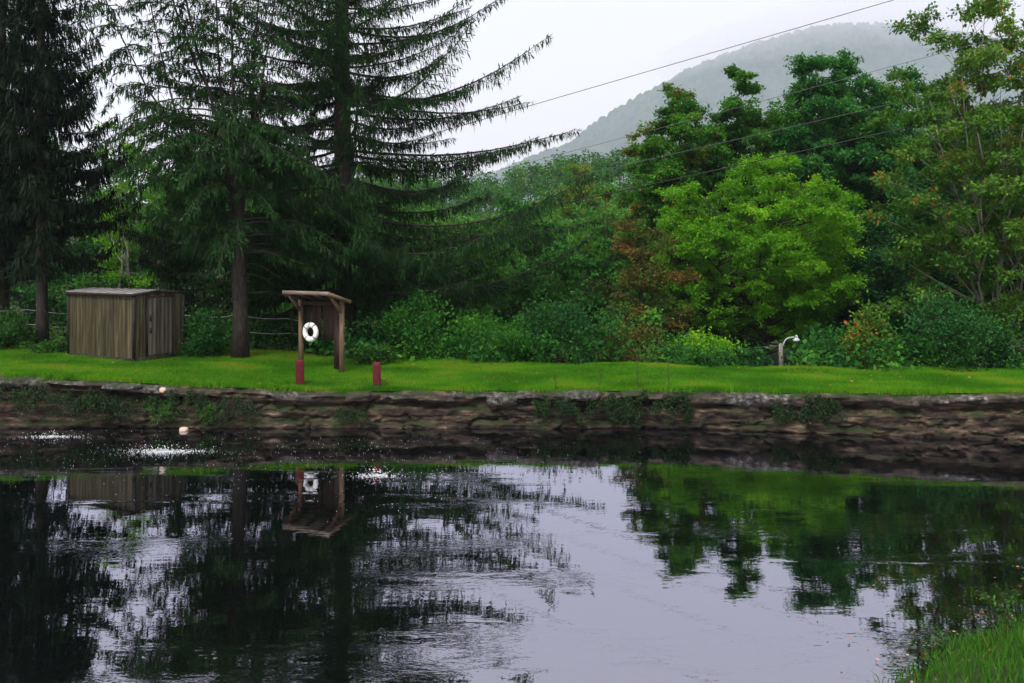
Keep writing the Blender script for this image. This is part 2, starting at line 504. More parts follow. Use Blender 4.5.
# ------------------------------------------------------------------ rock wall along the far side
def rock_material():
    m, nt, N, L, b = mat_new('weathered_ledge_stone')
    tc = N.new('ShaderNodeTexCoord')
    mp = N.new('ShaderNodeMapping'); mp.inputs['Scale'].default_value = (0.55, 0.55, 3.2)
    L.new(tc.outputs['Object'], mp.inputs[0])
    n1 = N.new('ShaderNodeTexNoise'); n1.inputs['Scale'].default_value = 2.2; n1.inputs['Detail'].default_value = 8; n1.inputs['Roughness'].default_value = 0.7
    L.new(mp.outputs[0], n1.inputs[0])
    n2 = N.new('ShaderNodeTexNoise'); n2.inputs['Scale'].default_value = 7; n2.inputs['Detail'].default_value = 8; n2.inputs['Roughness'].default_value = 0.7
    L.new(tc.outputs['Object'], n2.inputs[0])
    body = ramp(N, [(0.34, (.004, .003, .003)), (0.44, (.014, .010, .007)), (0.53, (.040, .028, .019)), (0.63, (.125, .088, .058)), (0.72, (.30, .235, .17))])
    L.new(n1.outputs[0], body.inputs[0])
    capc = ramp(N, [(0.36, (.010, .010, .009)), (0.47, (.045, .042, .039)), (0.58, (.14, .13, .122)), (0.70, (.32, .295, .28))])
    L.new(n2.outputs[0], capc.inputs[0])
    at = N.new('ShaderNodeAttribute'); at.attribute_name = 'tint'
    mc = N.new('ShaderNodeMix'); mc.data_type = 'RGBA'
    L.new(at.outputs['Fac'], mc.inputs['Factor']); L.new(body.outputs[0], mc.inputs['A']); L.new(capc.outputs[0], mc.inputs['B'])
    # moss and algae
    ge = N.new('ShaderNodeNewGeometry')
    sx = N.new('ShaderNodeSeparateXYZ'); L.new(ge.outputs['Normal'], sx.inputs[0])
    n3 = N.new('ShaderNodeTexNoise'); n3.inputs['Scale'].default_value = 1.3; n3.inputs['Detail'].default_value = 6
    L.new(tc.outputs['Object'], n3.inputs[0])
    ad = N.new('ShaderNodeMath'); ad.operation = 'MULTIPLY_ADD'; ad.inputs[1].default_value = 0.22
    L.new(sx.outputs['Z'], ad.inputs[0]); L.new(n3.outputs[0], ad.inputs[2])
    mr = ramp(N, [(0.60, (0, 0, 0)), (0.72, (1, 1, 1))])
    L.new(ad.outputs[0], mr.inputs[0])
    mm = N.new('ShaderNodeMix'); mm.data_type = 'RGBA'; mm.inputs['B'].default_value = (.014, .028, .006, 1)
    mf = N.new('ShaderNodeMath'); mf.operation = 'MULTIPLY'; mf.inputs[1].default_value = 0.75
    L.new(mr.outputs[0], mf.inputs[0]); L.new(mf.outputs[0], mm.inputs['Factor']); L.new(mc.outputs['Result'], mm.inputs['A'])
    L.new(mm.outputs['Result'], b.inputs['Base Color'])
    b.inputs['Roughness'].default_value = 0.8; b.inputs['Specular IOR Level'].default_value = 0.25
    bp = N.new('ShaderNodeBump'); bp.inputs['Strength'].default_value = 0.9; bp.inputs['Distance'].default_value = 0.04
    L.new(n2.outputs[0], bp.inputs['Height'])
    bq = N.new('ShaderNodeBump'); bq.inputs['Strength'].default_value = 0.8; bq.inputs['Distance'].default_value = 0.05
    L.new(n1.outputs[0], bq.inputs['Height']); L.new(bp.outputs[0], bq.inputs['Normal']); L.new(bq.outputs[0], b.inputs['Normal'])
    return m


M['rock'] = rock_material()
xr = np.arange(-28, 26, 0.045)
nv = 56
v = np.linspace(0, 1, nv)
XR, VR = np.meshgrid(xr, v)
EZ = edge_z(XR) + 0.05 * (hash2(np.floor(XR / .8 + 2.2 * fbm(XR * 0.45, XR * 0, 61, 2)), XR * 0, 65) - .6) + 0.12 * (fbm(XR * 1.1, XR * 0, 51, 4) - 0.5) + 0.0
ZR = -0.35 + VR * (EZ + 0.35)
warp = ZR + 0.10 * (fbm(XR * 0.5, ZR * 0.7, 41, 3) - 0.5)
lay = np.floor(warp / 0.155)
fr = warp / 0.155 - lay
blk = np.floor(XR / 0.95 + hash2(lay, lay * 0, 7) * 7 + 0.35 * fbm(XR * 0.8, lay, 8, 2))
off = (0.30 * hash2(lay, blk, 11) - 0.15) * np.clip(1.6 * fbm(XR * .3, ZR, 46, 2) - .2, .2, 1)
off = off - 0.06 * np.exp(-((fr - 0.03) / 0.12) ** 2)
rid = 1 - np.abs(2 * fbm(XR * 1.2, ZR * 2.2, 47, 4) - 1)
off = off * 0.55 + 0.24 * (fbm(XR * 2.4, ZR * 4, 43, 5) - 0.5) - 0.15 * sstep((rid - .84) / .16) + 0.12 * (fbm(XR * 7, ZR * 9, 48, 3) - .5) + 0.25 * (fbm(XR * 0.35, ZR * 0.5, 44, 2) - 0.5)
dtop = EZ - ZR
capb = np.floor(XR / 0.8 + 2.2 * fbm(XR * 0.45, XR * 0, 61, 2))
capf = sstep((0.10 + 0.30 * hash2(capb, capb * 0, 62) - dtop) / 0.05)
capo = 0.02 + 0.18 * hash2(capb, capb * 0, 63) + 0.28 * (fbm(XR * 3, ZR * 5, 64) - 0.5)
off = off * (1 - capf) + capo * capf
under = np.exp(-((dtop - 0.40) / 0.09) ** 2) * 0.16
off = off - under
off = off - 0.16 * sstep((dtop - 0.12) / -0.12)             # rounded upper lip
foot = np.exp(-((ZR - 0.05) / 0.10) ** 2) * 0.12             # ledge at the waterline
off = off + foot
YR = yw(XR) - 0.05 - off
V1 = [np.stack([XR, YR, ZR], -1)]
# a strip rolling back into the lawn
XT, YT, ZT = xr, yw(xr) + 0.30, ground_z(xr, yw(xr) + 0.30) - 0.03
V1.append(np.stack([XT, YT, ZT], -1)[None])
VV = np.vstack(V1)
capt = np.vstack([capf, np.full((1, len(xr)), 1.0)])
pat = sstep((fbm(VV[..., 0] * 0.9, VV[..., 2] * 2, 71, 4) - 0.50) / 0.14)
g = grid_mesh(VV[..., 0], VV[..., 1], VV[..., 2])
tf = (capt * (0.15 + 0.85 * pat))
tf = (tf[:-1, :-1] + tf[1:, 1:]) / 2
g.tq = [tf.ravel()]
tag(g.build('rock_wall', M['rock'], smooth=True), 'layered brown stone wall with grey capstones between lawn and pond', 'wall')


# ------------------------------------------------------------------ grass
rng = np.random.default_rng(5)
M['grass'] = leaf_mat('lawn_grass', [(0.0, (.032, .135, .004)), (0.45, (.062, .225, .006)), (0.75, (.105, .26, .008)), (1.0, (.20, .22, .02))], trans=0.35)
M['tall_grass'] = leaf_mat('bank_grass', [(0.0, (.018, .07, .008)), (0.5, (.04, .15, .012)), (0.85, (.07, .20, .015)), (1.0, (.22, .17, .05))], trans=0.4)


def blades(g, x, y, z, h, w, tint, lean=0.35):
    n = len(x)
    a = rng.uniform(0, 2 * np.pi, n)
    d = rng.uniform(0, 2 * np.pi, n)
    ln = lean * rng.uniform(0.2, 1.3, n) * h
    sx, sy = np.cos(a) * w / 2, np.sin(a) * w / 2
    bx, by = np.cos(d) * ln, np.sin(d) * ln
    p0 = np.stack([x - sx, y - sy, z], 1); p1 = np.stack([x + sx, y + sy, z], 1)
    m0 = np.stack([x - sx * .8 + bx * .35, y - sy * .8 + by * .35, z + h * .6], 1)
    m1 = np.stack([x + sx * .8 + bx * .35, y + sy * .8 + by * .35, z + h * .6], 1)
    tp = np.stack([x + bx, y + by, z + h], 1)
    V = np.stack([p0, p1, m1, m0, tp], 1).reshape(-1, 3)
    k = np.arange(n)[:, None] * 5
    g.add(V, Q=k + np.array([[0, 1, 2, 3]]), T=k + np.array([[3, 2, 4]]), tint=tint)
    # interleave safe: tints are added for quads and tris alike


g = Geo()
n = 210000
x = rng.uniform(-19, 17, n)
yy = yw(x) + 0.02 + rng.uniform(0, 1, n) ** 1.3 * (crest_y(x) + 1.6 - yw(x))
pt = fbm(x * 0.55, yy * 0.8, 81, 4)
tnt = np.clip(0.35 + (pt - 0.5) * 2.1 + rng.normal(0, .14, n) + np.interp(x, [-14, -6], [0.10, 0.0]), 0, 1)
hgt = rng.uniform(.035, .085, n) * (0.7 + 0.6 * fbm(x * 2, yy * 2, 82))
edge = (yy - yw(x)) < 0.35
hgt = np.where(edge, hgt * rng.uniform(1.0, 2.2, n), hgt)
blades(g, x, yy, ground_z(x, yy) - 0.005, hgt, 0.014, tnt)
n = 14000                                 # longer unmown grass hanging over the wall top
x = rng.uniform(-19, 17, n)
kk = rng.uniform(0, 1, n) < sstep((fbm(x * 1.7, x * 0 + 2.0, 83, 4) - .42) / .2)
x = x[kk]; n = len(x)
yy = yw(x) + rng.uniform(-.10, .22, n)
blades(g, x, yy, np.minimum(ground_z(x, np.maximum(yy, yw(x))), edge_z(x) + .05) - .03, rng.uniform(.09, .24, n), .014, np.clip(rng.normal(.5, .22, n), 0, 1), lean=.9)
tag(g.build('grass', M['grass']), kind='stuff')

g = Geo()
n = 26000
x = rng.uniform(2.6, 17, n)
yy = bank_edge(x) - rng.uniform(-0.15, 3.6, n) ** 1.0
zz = bank_z(x, yy)
k = (zz > -0.06) & (rng.uniform(0, 1, n) < np.clip((x - 4.0 - rng.normal(0, .3, n)) / 1.2, 0.05, 1))
x, yy, zz = x[k], yy[k], zz[k]
n = len(x)
blades(g, x, yy, zz - 0.01, rng.uniform(.08, .24, n) * (0.6 + 0.8 * fbm(x * 1.5, yy * 1.5, 91)), 0.014, np.clip(rng.normal(.45, .22, n), 0, 1), lean=0.7)
tag(g.build('bank_grass', M['tall_grass']), kind='stuff')


# ------------------------------------------------------------------ tree builders
def bez(a, b, c, n):
    t = np.linspace(0, 1, n)[:, None]
    return (1 - t) ** 2 * a + 2 * t * (1 - t) * b + t ** 2 * c


def decid(name, label, cat, loc, seed, H, cz, rx, rz, ncl, clr, nleaf, leafL, tr, mat, bark='bark', fork=0.35, group=None,
          flat=0.62, lower=0.8, skew=(0, 0), accent=0.0, jitter=0.16, shell=0.45, stems=1, top=None, lw=0.55, rz_rot=0.0, elong=1.0):
    """a broad-leaved tree: trunk with limbs (wood) and a crown of leaf clumps on twigs"""
    R = np.random.default_rng(seed)
    root = thing(name, label, cat, loc, rz_rot, group)
    wood, crown = Geo(), Geo()
    C = []
    tries = 0
    while len(C) < ncl and tries < ncl * 60:
        tries += 1
        cand, cd = None, -1
        for _ in range(6):
            d = R.normal(size=3); d /= np.linalg.norm(d)
            r = (shell + (1 - shell) * R.uniform() ** 0.6) if R.uniform() < 0.8 else R.uniform(0.1, 0.6)
            p = d * r
            if p[2] < 0:
                p[2] *= lower
            wob = 0.82 + 0.36 * math.sin(3.1 * math.atan2(p[1], p[0]) + seed) * 0.5 + 0.2 * (R.uniform() - 0.5)
            q = np.array([p[0] * rx * wob + skew[0] * p[2], p[1] * rx * wob * elong + skew[1] * p[2], cz + p[2] * rz * (0.9 + 0.2 * R.uniform())])
            dm = min([np.linalg.norm((q - c)[:2] / rx) + abs(q[2] - c[2]) / rz for c in C], default=1)
            if dm > cd:
                cand, cd = q, dm
        C.append(cand)
    C = np.array(C)
    # trunk(s) and main limbs
    spines = []
    zf = max(0.6, fork * (cz - 0.2 * rz))
    bend = R.normal(0, .05 * H, 2) * 0.4
    for sidx in range(stems):
        b0 = np.array([0, 0, -0.25]) if stems == 1 else np.array([R.uniform(-.5, .5), R.uniform(-.5, .5), -0.25])
        tip = np.array([skew[0] * .6 + R.normal(0, rx * (.08 if stems == 1 else .45)), skew[1] * .6 + R.normal(0, rx * (.08 if stems == 1 else .3)), cz + rz * 0.72])
        path = bez(b0, np.array([b0[0] * .7 + bend[0], b0[1] * .7 + bend[1], cz * 0.55]), tip, 14)
        path[1:-1, :2] += R.normal(0, .02 * rx, (12, 2))
        rad = tr * (1 - np.linspace(0, 1, 14)) ** 0.75 + 0.012
        rad[0] *= 1.35
        rad = rad / (stems ** 0.45)
        wood.tube(path, rad, 8)
        spines.append((path, rad))
    nm = 5 if stems == 1 else 3
    idx = R.permutation(len(C))[: nm * 2]
    limbs = list(spines)
    for k in idx:
        p, r = spines[R.integers(len(spines))]
        a = np.searchsorted(p[:, 2], zf + R.uniform(0, 0.45) * max(0.2, (C[k][2] - zf)))
        a = int(np.clip(a, 2, 11))
        s0 = p[a]
        mid = s0 + (C[k] - s0) * 0.5 + np.array([0, 0, -0.05 if C[k][2] > s0[2] + 1 else 0.35]) * rz * 0.4 + R.normal(0, .06 * rx, 3)
        path = bez(s0, mid, C[k], 9)
        rad = np.linspace(r[a] * 0.62, 0.014, 9)
        wood.tube(path, rad, 6)
        limbs.append((path, rad))
    allp = np.vstack([l[0] for l in limbs]); allr = np.concatenate([l[1] for l in limbs])
    for ci in range(len(C)):
        c = C[ci]
        if ci not in idx:
            dd = np.linalg.norm(allp - c, axis=1) + 1.6 * np.maximum(0, allp[:, 2] - c[2] + 0.15 * rz) + np.where(allp[:, 2] < zf * 0.7, 5 * rx, 0)
            a = int(np.argmin(dd)); s0 = allp[a]
            mid = (s0 + c) / 2 + R.normal(0, .05 * rx, 3)
            wood.tube(bez(s0, mid, c, 6), np.linspace(min(allr[a] * 0.7, .02 + .006 * rx), 0.008, 6), 5)
        nt_ = 9
        cr = clr * R.uniform(.7, 1.3)
        d = R.normal(size=(nt_, 3)); d[:, 2] = d[:, 2] * flat + 0.12
        d = nrm(d)
        ln = cr * R.uniform(.6, 1.15, nt_)
        tips = c + d * ln[:, None] * np.array([1, 1, flat])
        for tpt in tips[:5]:
            wood.tube(np.stack([c, (c + tpt) / 2 + R.normal(0, .05 * cr, 3), tpt]), [0.010, .007, .004], 3, cap=False)
        m = int(nleaf * R.uniform(.7, 1.3) * (cr / clr) ** 1.5)
        w = R.integers(nt_, size=m)
        tt = R.uniform(.15, 1.05, m) ** 0.8
        pos = c + (tips[w] - c) * tt[:, None] + R.normal(0, jitter * cr, (m, 3)) * np.array([1, 1, .7])
        ax = d[w] * 0.6 + R.normal(0, .6, (m, 3)) + np.array([0, 0, -.25])
        no = R.normal(0, .45, (m, 3)) + np.array([0, 0, 1.0])
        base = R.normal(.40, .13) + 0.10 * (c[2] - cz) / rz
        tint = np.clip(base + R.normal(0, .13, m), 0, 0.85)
        if accent > 0:
            pa = accent * (4.0 if R.uniform() < 0.22 else 0.35)
            ac = R.uniform(0, 1, m) < pa
            tint = np.where(ac, R.uniform(.88, 1, m), tint)
        LL = leafL * R.uniform(.65, 1.3, m)
        crown.leaves(pos, ax, no, LL, LL * lw, tint)
    wood.build('trunk', M[bark], root, smooth=True)
    crown.build('crown', M[mat], root)
    return root


def needle_branch(wood, fol, path, r0, R, lat_len, spacing=0.30, hang=(.25, .7), hw=.05, dens=1.0, start=0.15, tb=0.35, lat_drop=0.25):
    """one conifer bough: axis, side branchlets and pendulous needle twigs"""
    n = len(path)
    wood.tube(path, np.linspace(r0, 0.006, n), 5, cap=False)
    seg = np.linalg.norm(np.diff(path, axis=0), axis=1)
    cum = np.concatenate([[0], np.cumsum(seg)]); L = cum[-1]

    def at(sv):
        return np.stack([np.interp(sv, cum, path[:, k]) for k in range(3)], -1)
    sv = np.arange(start * L, L, spacing / dens)
    if len(sv) < 2:
        sv = np.linspace(start * L, L, 2)
    sv = sv + R.uniform(-.3, .3, len(sv)) * spacing
    sv = np.clip(sv, 0, L * 0.995)
    p = at(sv); tdir = nrm(at(np.clip(sv + 0.2, 0, L)) - at(np.clip(sv - 0.2, 0, L)))
    side = nrm(np.cross(tdir, np.array([0, 0, 1.0])))
    allp, allt = [], []
    f = sv / L
    for sgn in (-1, 1):
        ll = lat_len * (0.25 + 0.75 * np.sin(np.pi * np.clip(0.15 + 0.85 * f, 0, 1)) ** 0.8) * (1.05 - 0.75 * f) * R.uniform(.55, 1.25, len(sv))
        d = nrm(tdir * R.uniform(.45, .95, (len(sv), 1)) + sgn * side + np.array([0, 0, 1.0]) * R.uniform(-.30, .10, (len(sv), 1)))
        for k in range(len(sv)):
            m = max(2, int(ll[k] / 0.085 * dens))
            u = (np.arange(m) + R.uniform(0, 1, m)) / m
            q = p[k] + d[k] * (u * ll[k])[:, None]
            q[:, 2] -= lat_drop * ll[k] * u ** 1.6
            allp.append(q); allt.append(np.repeat(d[k][None], m, 0))
        # branchlet sticks as thin leaf strips
        dd = d.copy(); dd[:, 2] -= lat_drop * .6
        fol.leaves(p, dd, R.normal(0, .3, (len(sv), 3)) + np.array([0, 0, 1.]), ll, 0.05, 0.1, fold=0)
    m = int(L * (1 - start) / 0.07 * dens)
    u = R.uniform(start, 1, m) * L
    allp.append(at(u)); allt.append(nrm(at(np.clip(u + .2, 0, L)) - at(np.clip(u - .2, 0, L))))
    q = np.vstack(allp); tq = np.vstack(allt)
    N_ = len(q)
    hl = R.uniform(hang[0], hang[1], N_)
    # pendulous twig: two crossed narrow blades
    ax = np.array([0, 0, -1.0]) + tq * 0.25 + R.normal(0, .16, (N_, 3))
    tint = np.clip(R.normal(tb, .16, N_), 0, 1)
    fol.leaves(q, ax, R.normal(size=(N_, 3)), hl, hw * R.uniform(.7, 1.5, N_), tint, fold=0.1)
    # needle sprays pointing out along the branchlet
    ax = tq + R.normal(0, .45, (N_, 3)) + np.array([0, 0, -.25])
    fol.leaves(q, ax, R.normal(0, .35, (N_, 3)) + np.array([0, 0, 1.]), R.uniform(.14, .32, N_), hw * R.uniform(.9, 1.6, N_), np.clip(tint + .10, 0, 1), fold=0.15)


def conifer(name, label, loc, seed, H, R0, zmin, tr, mat='spruce', per=5.2, step=.42, dens=1.0, lift=(-.25, .30), hang=(.25, .7), hw=.055,
            zfull=0.25, powr=0.85, group=None, latk=0.22, gaps=0.0, rz_rot=0.0, tb=0.35, dead=8, tipup=.22, sag=.12, low=.72):
    R = np.random.default_rng(seed)
    root = thing(name, label, 'tree', loc, rz_rot, group)
    wood, fol = Geo(), Geo()
    zz = np.linspace(-0.4, H, 16)
    wood.tube(np.stack([R.normal(0, .03, 16).cumsum() * .4, R.normal(0, .03, 16).cumsum() * .4, zz], 1),
              tr * np.clip(1 - zz / H, 0, 1) ** 0.8 + .015 + tr * .5 * np.exp(-np.clip(zz, 0, 9) / .4) * .6, 10)
    z = zmin
    while z < H - 0.3:
        f = (z - zmin) / (H - zmin)
        Rz = R0 * (1 - f) ** powr * min(1, low + (1 - low) * f / zfull if f < zfull else 1)
        nb = max(3, int(R.poisson(per)))
        a0 = R.uniform(0, 6.28)
        for k in range(nb):
            if R.uniform() < gaps:
                continue
            a = a0 + k * 6.283 / nb + R.normal(0, .22)
            L = max(.4, Rz * (R.uniform(.66, 1.06) if R.uniform() < .85 else R.uniform(.35, .7)))
            a_ = lift[0] + (lift[1] - lift[0]) * min(1, f * 2.2) + R.normal(0, .07)
            b_ = tipup + 0.12 * max(0, 1 - f * 6) + R.normal(0, .05)
            t = np.linspace(0, 1, 9)
            zc = z + R.uniform(-.2, .2) + L * (a_ * t - sag * np.sin(np.pi * t) + b_ * t ** 2.2)
            wig = R.normal(0, .025 * L, 9).cumsum() * t
            ca, sa = math.cos(a), math.sin(a)
            path = np.stack([ca * L * t - sa * wig, sa * L * t + ca * wig, zc], 1)
            wx, wy, wz = path[:, 0] + loc[0], path[:, 1] + loc[1], path[:, 2] + loc[2]
            if ((wx > -16.6) & (wx < -10.4) & (wy > 28.4) & (wy < 33.2) & (wz < 5.0)).any() or ((wx > -8.8) & (wx < -3.5) & (wy < 31.2) & (wz < 5.4)).any():      # clear of shed and shelter
                path = np.array([path[0] + (q - path[0]) * .35 for q in path]); L *= .35
            needle_branch(wood, fol, path, min(.075, .012 + .008 * L), R, latk * L + .28, hang=hang, hw=hw, dens=dens, tb=tb,
                          start=0.10 if L < 3 else 0.12)
        z += step * R.uniform(.8, 1.25) * (1 + 0.3 * (1 - f))
    for k in range(dead):           # bare dead twiggy boughs low on the stem
        a = R.uniform(0, 6.28); L = R.uniform(.8, 2.2); h = R.uniform(1.0, zmin + .8)
        t = np.linspace(0, 1, 5)
        wood.tube(np.stack([np.cos(a) * L * t, np.sin(a) * L * t, h + L * (-.1 * t - .25 * t * t)], 1) + R.normal(0, .03, (5, 3)), np.linspace(.02, .004, 5), 4, cap=False)
    wood.build('trunk', M['bark'], root, smooth=True)
    fol.build('crown', M[mat], root)
    return root


# ------------------------------------------------------------------ conifers
def at_px(px, Y):
    X_ = (px - 512) * Y / F
    return (X_, Y, gz(X_, Y))


conifer('spruce_tree', 'huge dark spruce with drooping twigs towering behind the wooden shelter', at_px(343, 39), 3, 32, 13.6, 3.7, .46,
        per=5.8, step=.42, dens=1.05, gaps=.12, lift=(-.17, .26), tipup=.09, sag=.06, low=.95, hang=(.14, .46), hw=.040, powr=1.33, zfull=.10, latk=.17)
conifer('spruce_tree', 'black green spruce with slim bare trunk rising just left of the shed', at_px(43, 33.5), 8, 22, 4.4, 3.6, .20, mat='spruce_dark',
        per=5.5, step=.46, dens=1.25, lift=(-.25, .18), hang=(.18, .55), hw=.048, gaps=.10)
conifer('spruce_tree', 'black green spruce at the far left edge of the lawn', at_px(2, 35), 11, 24, 4.5, 3.0, .24, mat='spruce_dark',
        per=5.2, step=.52, dens=1.15, lift=(-.25, .2), hang=(.18, .55), hw=.048, gaps=.14)


def hemlock(name, label, loc, seed, mat='hemlock'):
    """leaning conifer with a bare lower stem that forks into fanning, ascending limbs"""
    R = np.random.default_rng(seed)
    root = thing(name, label, 'tree', loc)
    wood, fol = Geo(), Geo()
    tp = np.array([(0, 0, -.3), (.02, 0, 1.5), (-.05, 0, 3.4), (-.15, .1, 5.5), (-.45, .1, 7.2), (-.7, .1, 8.6)])
    wood.tube(tp, [.34, .25, .23, .21, .18, .15], 10)
    limbs = []
    for (dx, dy, h) in [(-4.6, -.6, 12.6), (-3.2, .8, 16.5), (-2.3, -1.0, 18.0), (-1.2, .8, 19.0), (-.2, -.6, 19.5), (.9, .8, 18.0), (1.9, -.7, 15.5), (-4.0, 1.2, 14.8)]:
        k = R.integers(2, 6)
        a = tp[k]
        path = bez(a, a + np.array([dx * .62, dy * .6, (h - a[2]) * .34]), np.array([dx, dy, h]), 14)
        path[1:] += R.normal(0, .05, (13, 3)).cumsum(0) * .5
        wood.tube(path, np.linspace(.062, .010, 14), 6)
        limbs.append(path)
    for path in limbs:
        for k in range(4, 14):
            for q in range(5):
                a = R.uniform(0, 6.28); L = R.uniform(1.0, 2.8) * (1.15 - k / 18)
                t = np.linspace(0, 1, 6)
                zc = L * (.22 * t - .75 * t ** 2 * R.uniform(.4, 1))
                pp = path[k] + np.stack([np.cos(a) * L * t, np.sin(a) * L * t, zc], 1)
                needle_branch(wood, fol, pp, .02, R, .55, hang=(.10, .32), hw=.036, dens=.85, start=.25, tb=.32)
    for k in range(110):
        z = R.uniform(3.3, 8.6); f = (z - 3.3) / 5.3
        a = R.uniform(0, 6.28); L = R.uniform(2.2, 4.2)
        if math.cos(a) < -.2 and z < 6.2:
            L *= .45
        c = np.array([np.interp(z, tp[:, 2], tp[:, 0]), 0, z])
        t = np.linspace(0, 1, 8)
        pp = c + np.stack([np.cos(a) * L * t, np.sin(a) * L * t, L * (.28 * t - .55 * t ** 2)], 1)
        wx, wy, wz = pp[:, 0] + loc[0], pp[:, 1] + loc[1], pp[:, 2] + loc[2]
        if ((wx < -10.6) & (wy > 28.4) & (wy < 33.2) & (wz < 5.0)).any() or ((wx > -8.4) & (wy < 30.4) & (wz < 5.2)).any():
            continue
        needle_branch(wood, fol, pp, .035, R, .95, hang=(.12, .40), hw=.038, dens=1.0, start=.3, tb=.30)
    for k in range(16):
        a = R.uniform(0, 6.28); L = R.uniform(.7, 2.6); h = R.uniform(1.2, 4.2)
        t = np.linspace(0, 1, 6)
        wood.tube(np.array([0, 0, h]) + np.stack([np.cos(a) * L * t, np.sin(a) * L * t, L * (.3 * t - .5 * t * t)], 1) + R.normal(0, .04, (6, 3)), np.linspace(.022, .004, 6), 4, cap=False)
    wood.build('trunk', M['bark'], root, smooth=True)
    fol.build('crown', M[mat], root)
    return root


hemlock('hemlock_tree', 'leaning hemlock with bare lower trunk and fanning limbs between shed and wooden shelter', at_px(240, 31), 21)
conifer('spruce_tree', 'drooping mid green young spruce filling the gap right behind the shed roof', at_px(178, 40), 14, 7.6, 3.4, .3, .13, mat='hemlock',
        per=6, step=.36, dens=.8, lift=(-.1, .3), hang=(.2, .5), hw=.06, dead=0)
conifer('spruce_tree', 'drooping dull green young spruce behind the hemlock trunk', at_px(258, 41), 15, 7.0, 3.0, .3, .13, mat='spruce',
        per=6, step=.38, dens=.8, lift=(-.1, .3), hang=(.2, .5), hw=.06, dead=0)

# ------------------------------------------------------------------ broad-leaved trees
decid('lime_green_tree', 'bright lime green round tree standing behind the small lamp post', 'tree', at_px(766, 47), 31, 11, 6.9, 5.9, 5.0, 190, .86, 560, .155, .32, 'lime',
      fork=.35, lower=.92, shell=.45, jitter=.13, flat=.66)
decid('tall_tree', 'tall ragged tree with orange tinged leaves in front of the misty mountain', 'tree', at_px(676, 54), 32, 17, 8.4, 3.6, 8.6, 150, .90, 800, .21, .30, 'mid', accent=.07, lower=1.0, shell=.35, fork=.5)
decid('tall_tree', 'tall airy tree with thin separate tufts at its top below the mountain', 'tree', at_px(738, 55), 33, 18, 9.2, 3.0, 9.0, 130, .85, 800, .21, .26, 'mid', lower=1.0, shell=.3, fork=.5, accent=.0)
decid('tall_tree', 'tall dome topped dark green tree directly behind the lime green tree', 'tree', at_px(830, 56), 34, 20, 9.7, 4.6, 10.2, 200, 1.02, 900, .22, .36, 'deep', lower=1.0, shell=.45, fork=.5, accent=.02)
decid('tall_tree', 'tall dark bluish green tree between the dome topped tree and the pale maple', 'tree', at_px(905, 58), 35, 19, 8.6, 4.6, 9.6, 190, 1.05, 850, .22, .36, 'deep', lower=1.0, shell=.45, fork=.5)
decid('maple_tree', 'airy pale maple with red flecked leaves and slim stems at the right edge', 'tree', at_px(1002, 35), 36, 17, 7.2, 4.7, 9.4, 300, .66, 270, .17, .09, 'maple', bark='bark_pale', stems=3, accent=.03, lower=1.0, shell=.35, fork=.3)
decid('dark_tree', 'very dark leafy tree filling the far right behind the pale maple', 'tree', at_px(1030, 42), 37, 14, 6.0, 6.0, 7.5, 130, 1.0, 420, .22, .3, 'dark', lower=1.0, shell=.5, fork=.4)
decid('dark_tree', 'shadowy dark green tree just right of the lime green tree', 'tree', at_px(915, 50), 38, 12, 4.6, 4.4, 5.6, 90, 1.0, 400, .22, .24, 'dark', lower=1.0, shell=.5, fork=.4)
decid('rusty_tree', 'small rusty brown autumn tree left of the lime green tree', 'tree', at_px(640, 44), 39, 9, 3.6, 2.9, 4.8, 74, .75, 260, .17, .16, 'rust', lower=1.0, shell=.3, fork=.3)
decid('yellow_tree', 'small yellow green tree standing out on the wooded slope below the mountain', 'tree', at_px(577, 120), 40, 14, 9.5, 3.6, 6.8, 46, 1.2, 240, .36, .25, 'yellow', lower=1.0, shell=.4, fork=.5)
decid('maple_tree', 'leafy green tree glimpsed between the left spruces and the hemlock', 'tree', at_px(165, 58), 41, 14, 7.2, 4.4, 5.2, 60, .95, 240, .20, .2, 'mid', lower=1.0, shell=.4, fork=.45)
decid('birch_tree', 'thin pale stemmed birch glimpsed through the gap above the shed', 'tree', at_px(126, 48), 42, 13, 6.6, 1.9, 5.0, 34, .7, 170, .19, .11, 'lime', bark='bark_pale', stems=2, lower=1.0, shell=.3, fork=.5)

slope = [
    # label, px, Y, seed, height centre, rx, rz, clumps, material
    ('dense green tree leaning out under the big spruce on its right side', 470, 47, 51, 3.0, 4.0, 5.0, 80, 'mid'),
    ('mid green bushy tree at the lawn edge right of the big spruce', 555, 46, 52, 2.4, 3.6, 4.6, 74, 'under'),
    ('low dark tree behind the wooden shelter', 395, 48, 53, 2.8, 3.8, 4.6, 70, 'dark'),
    ('pale green slender tree on the slope below the yellow green tree', 606, 66, 54, 4.8, 3.6, 6.6, 70, 'mid'),
    ('dull green broad tree on the slope just beyond the big spruce tips', 530, 70, 55, 4.4, 4.4, 6.4, 80, 'under'),
    ('tree with rusty flecks between the rusty tree and the tall ragged tree', 655, 58, 56, 4.2, 3.0, 6.6, 60, 'mid'),
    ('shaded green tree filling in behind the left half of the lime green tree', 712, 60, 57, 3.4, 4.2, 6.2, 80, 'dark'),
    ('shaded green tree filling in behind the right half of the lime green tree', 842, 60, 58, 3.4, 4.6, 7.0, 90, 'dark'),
    ('tall green tree far right behind the dark tree', 985, 66, 59, 7.5, 5.6, 9.0, 110, 'mid'),
    ('dim green tree behind the shed and left spruces', 92, 60, 60, 3.8, 5.0, 5.6, 80, 'dark'),
    ('dim green tree far left behind the edge spruce', -10, 58, 61, 4.4, 5.0, 6.4, 80, 'dark'),
    ('dim green tree in the gap between hemlock and big spruce', 285, 62, 62, 3.4, 5.2, 5.4, 80, 'mid'),
]
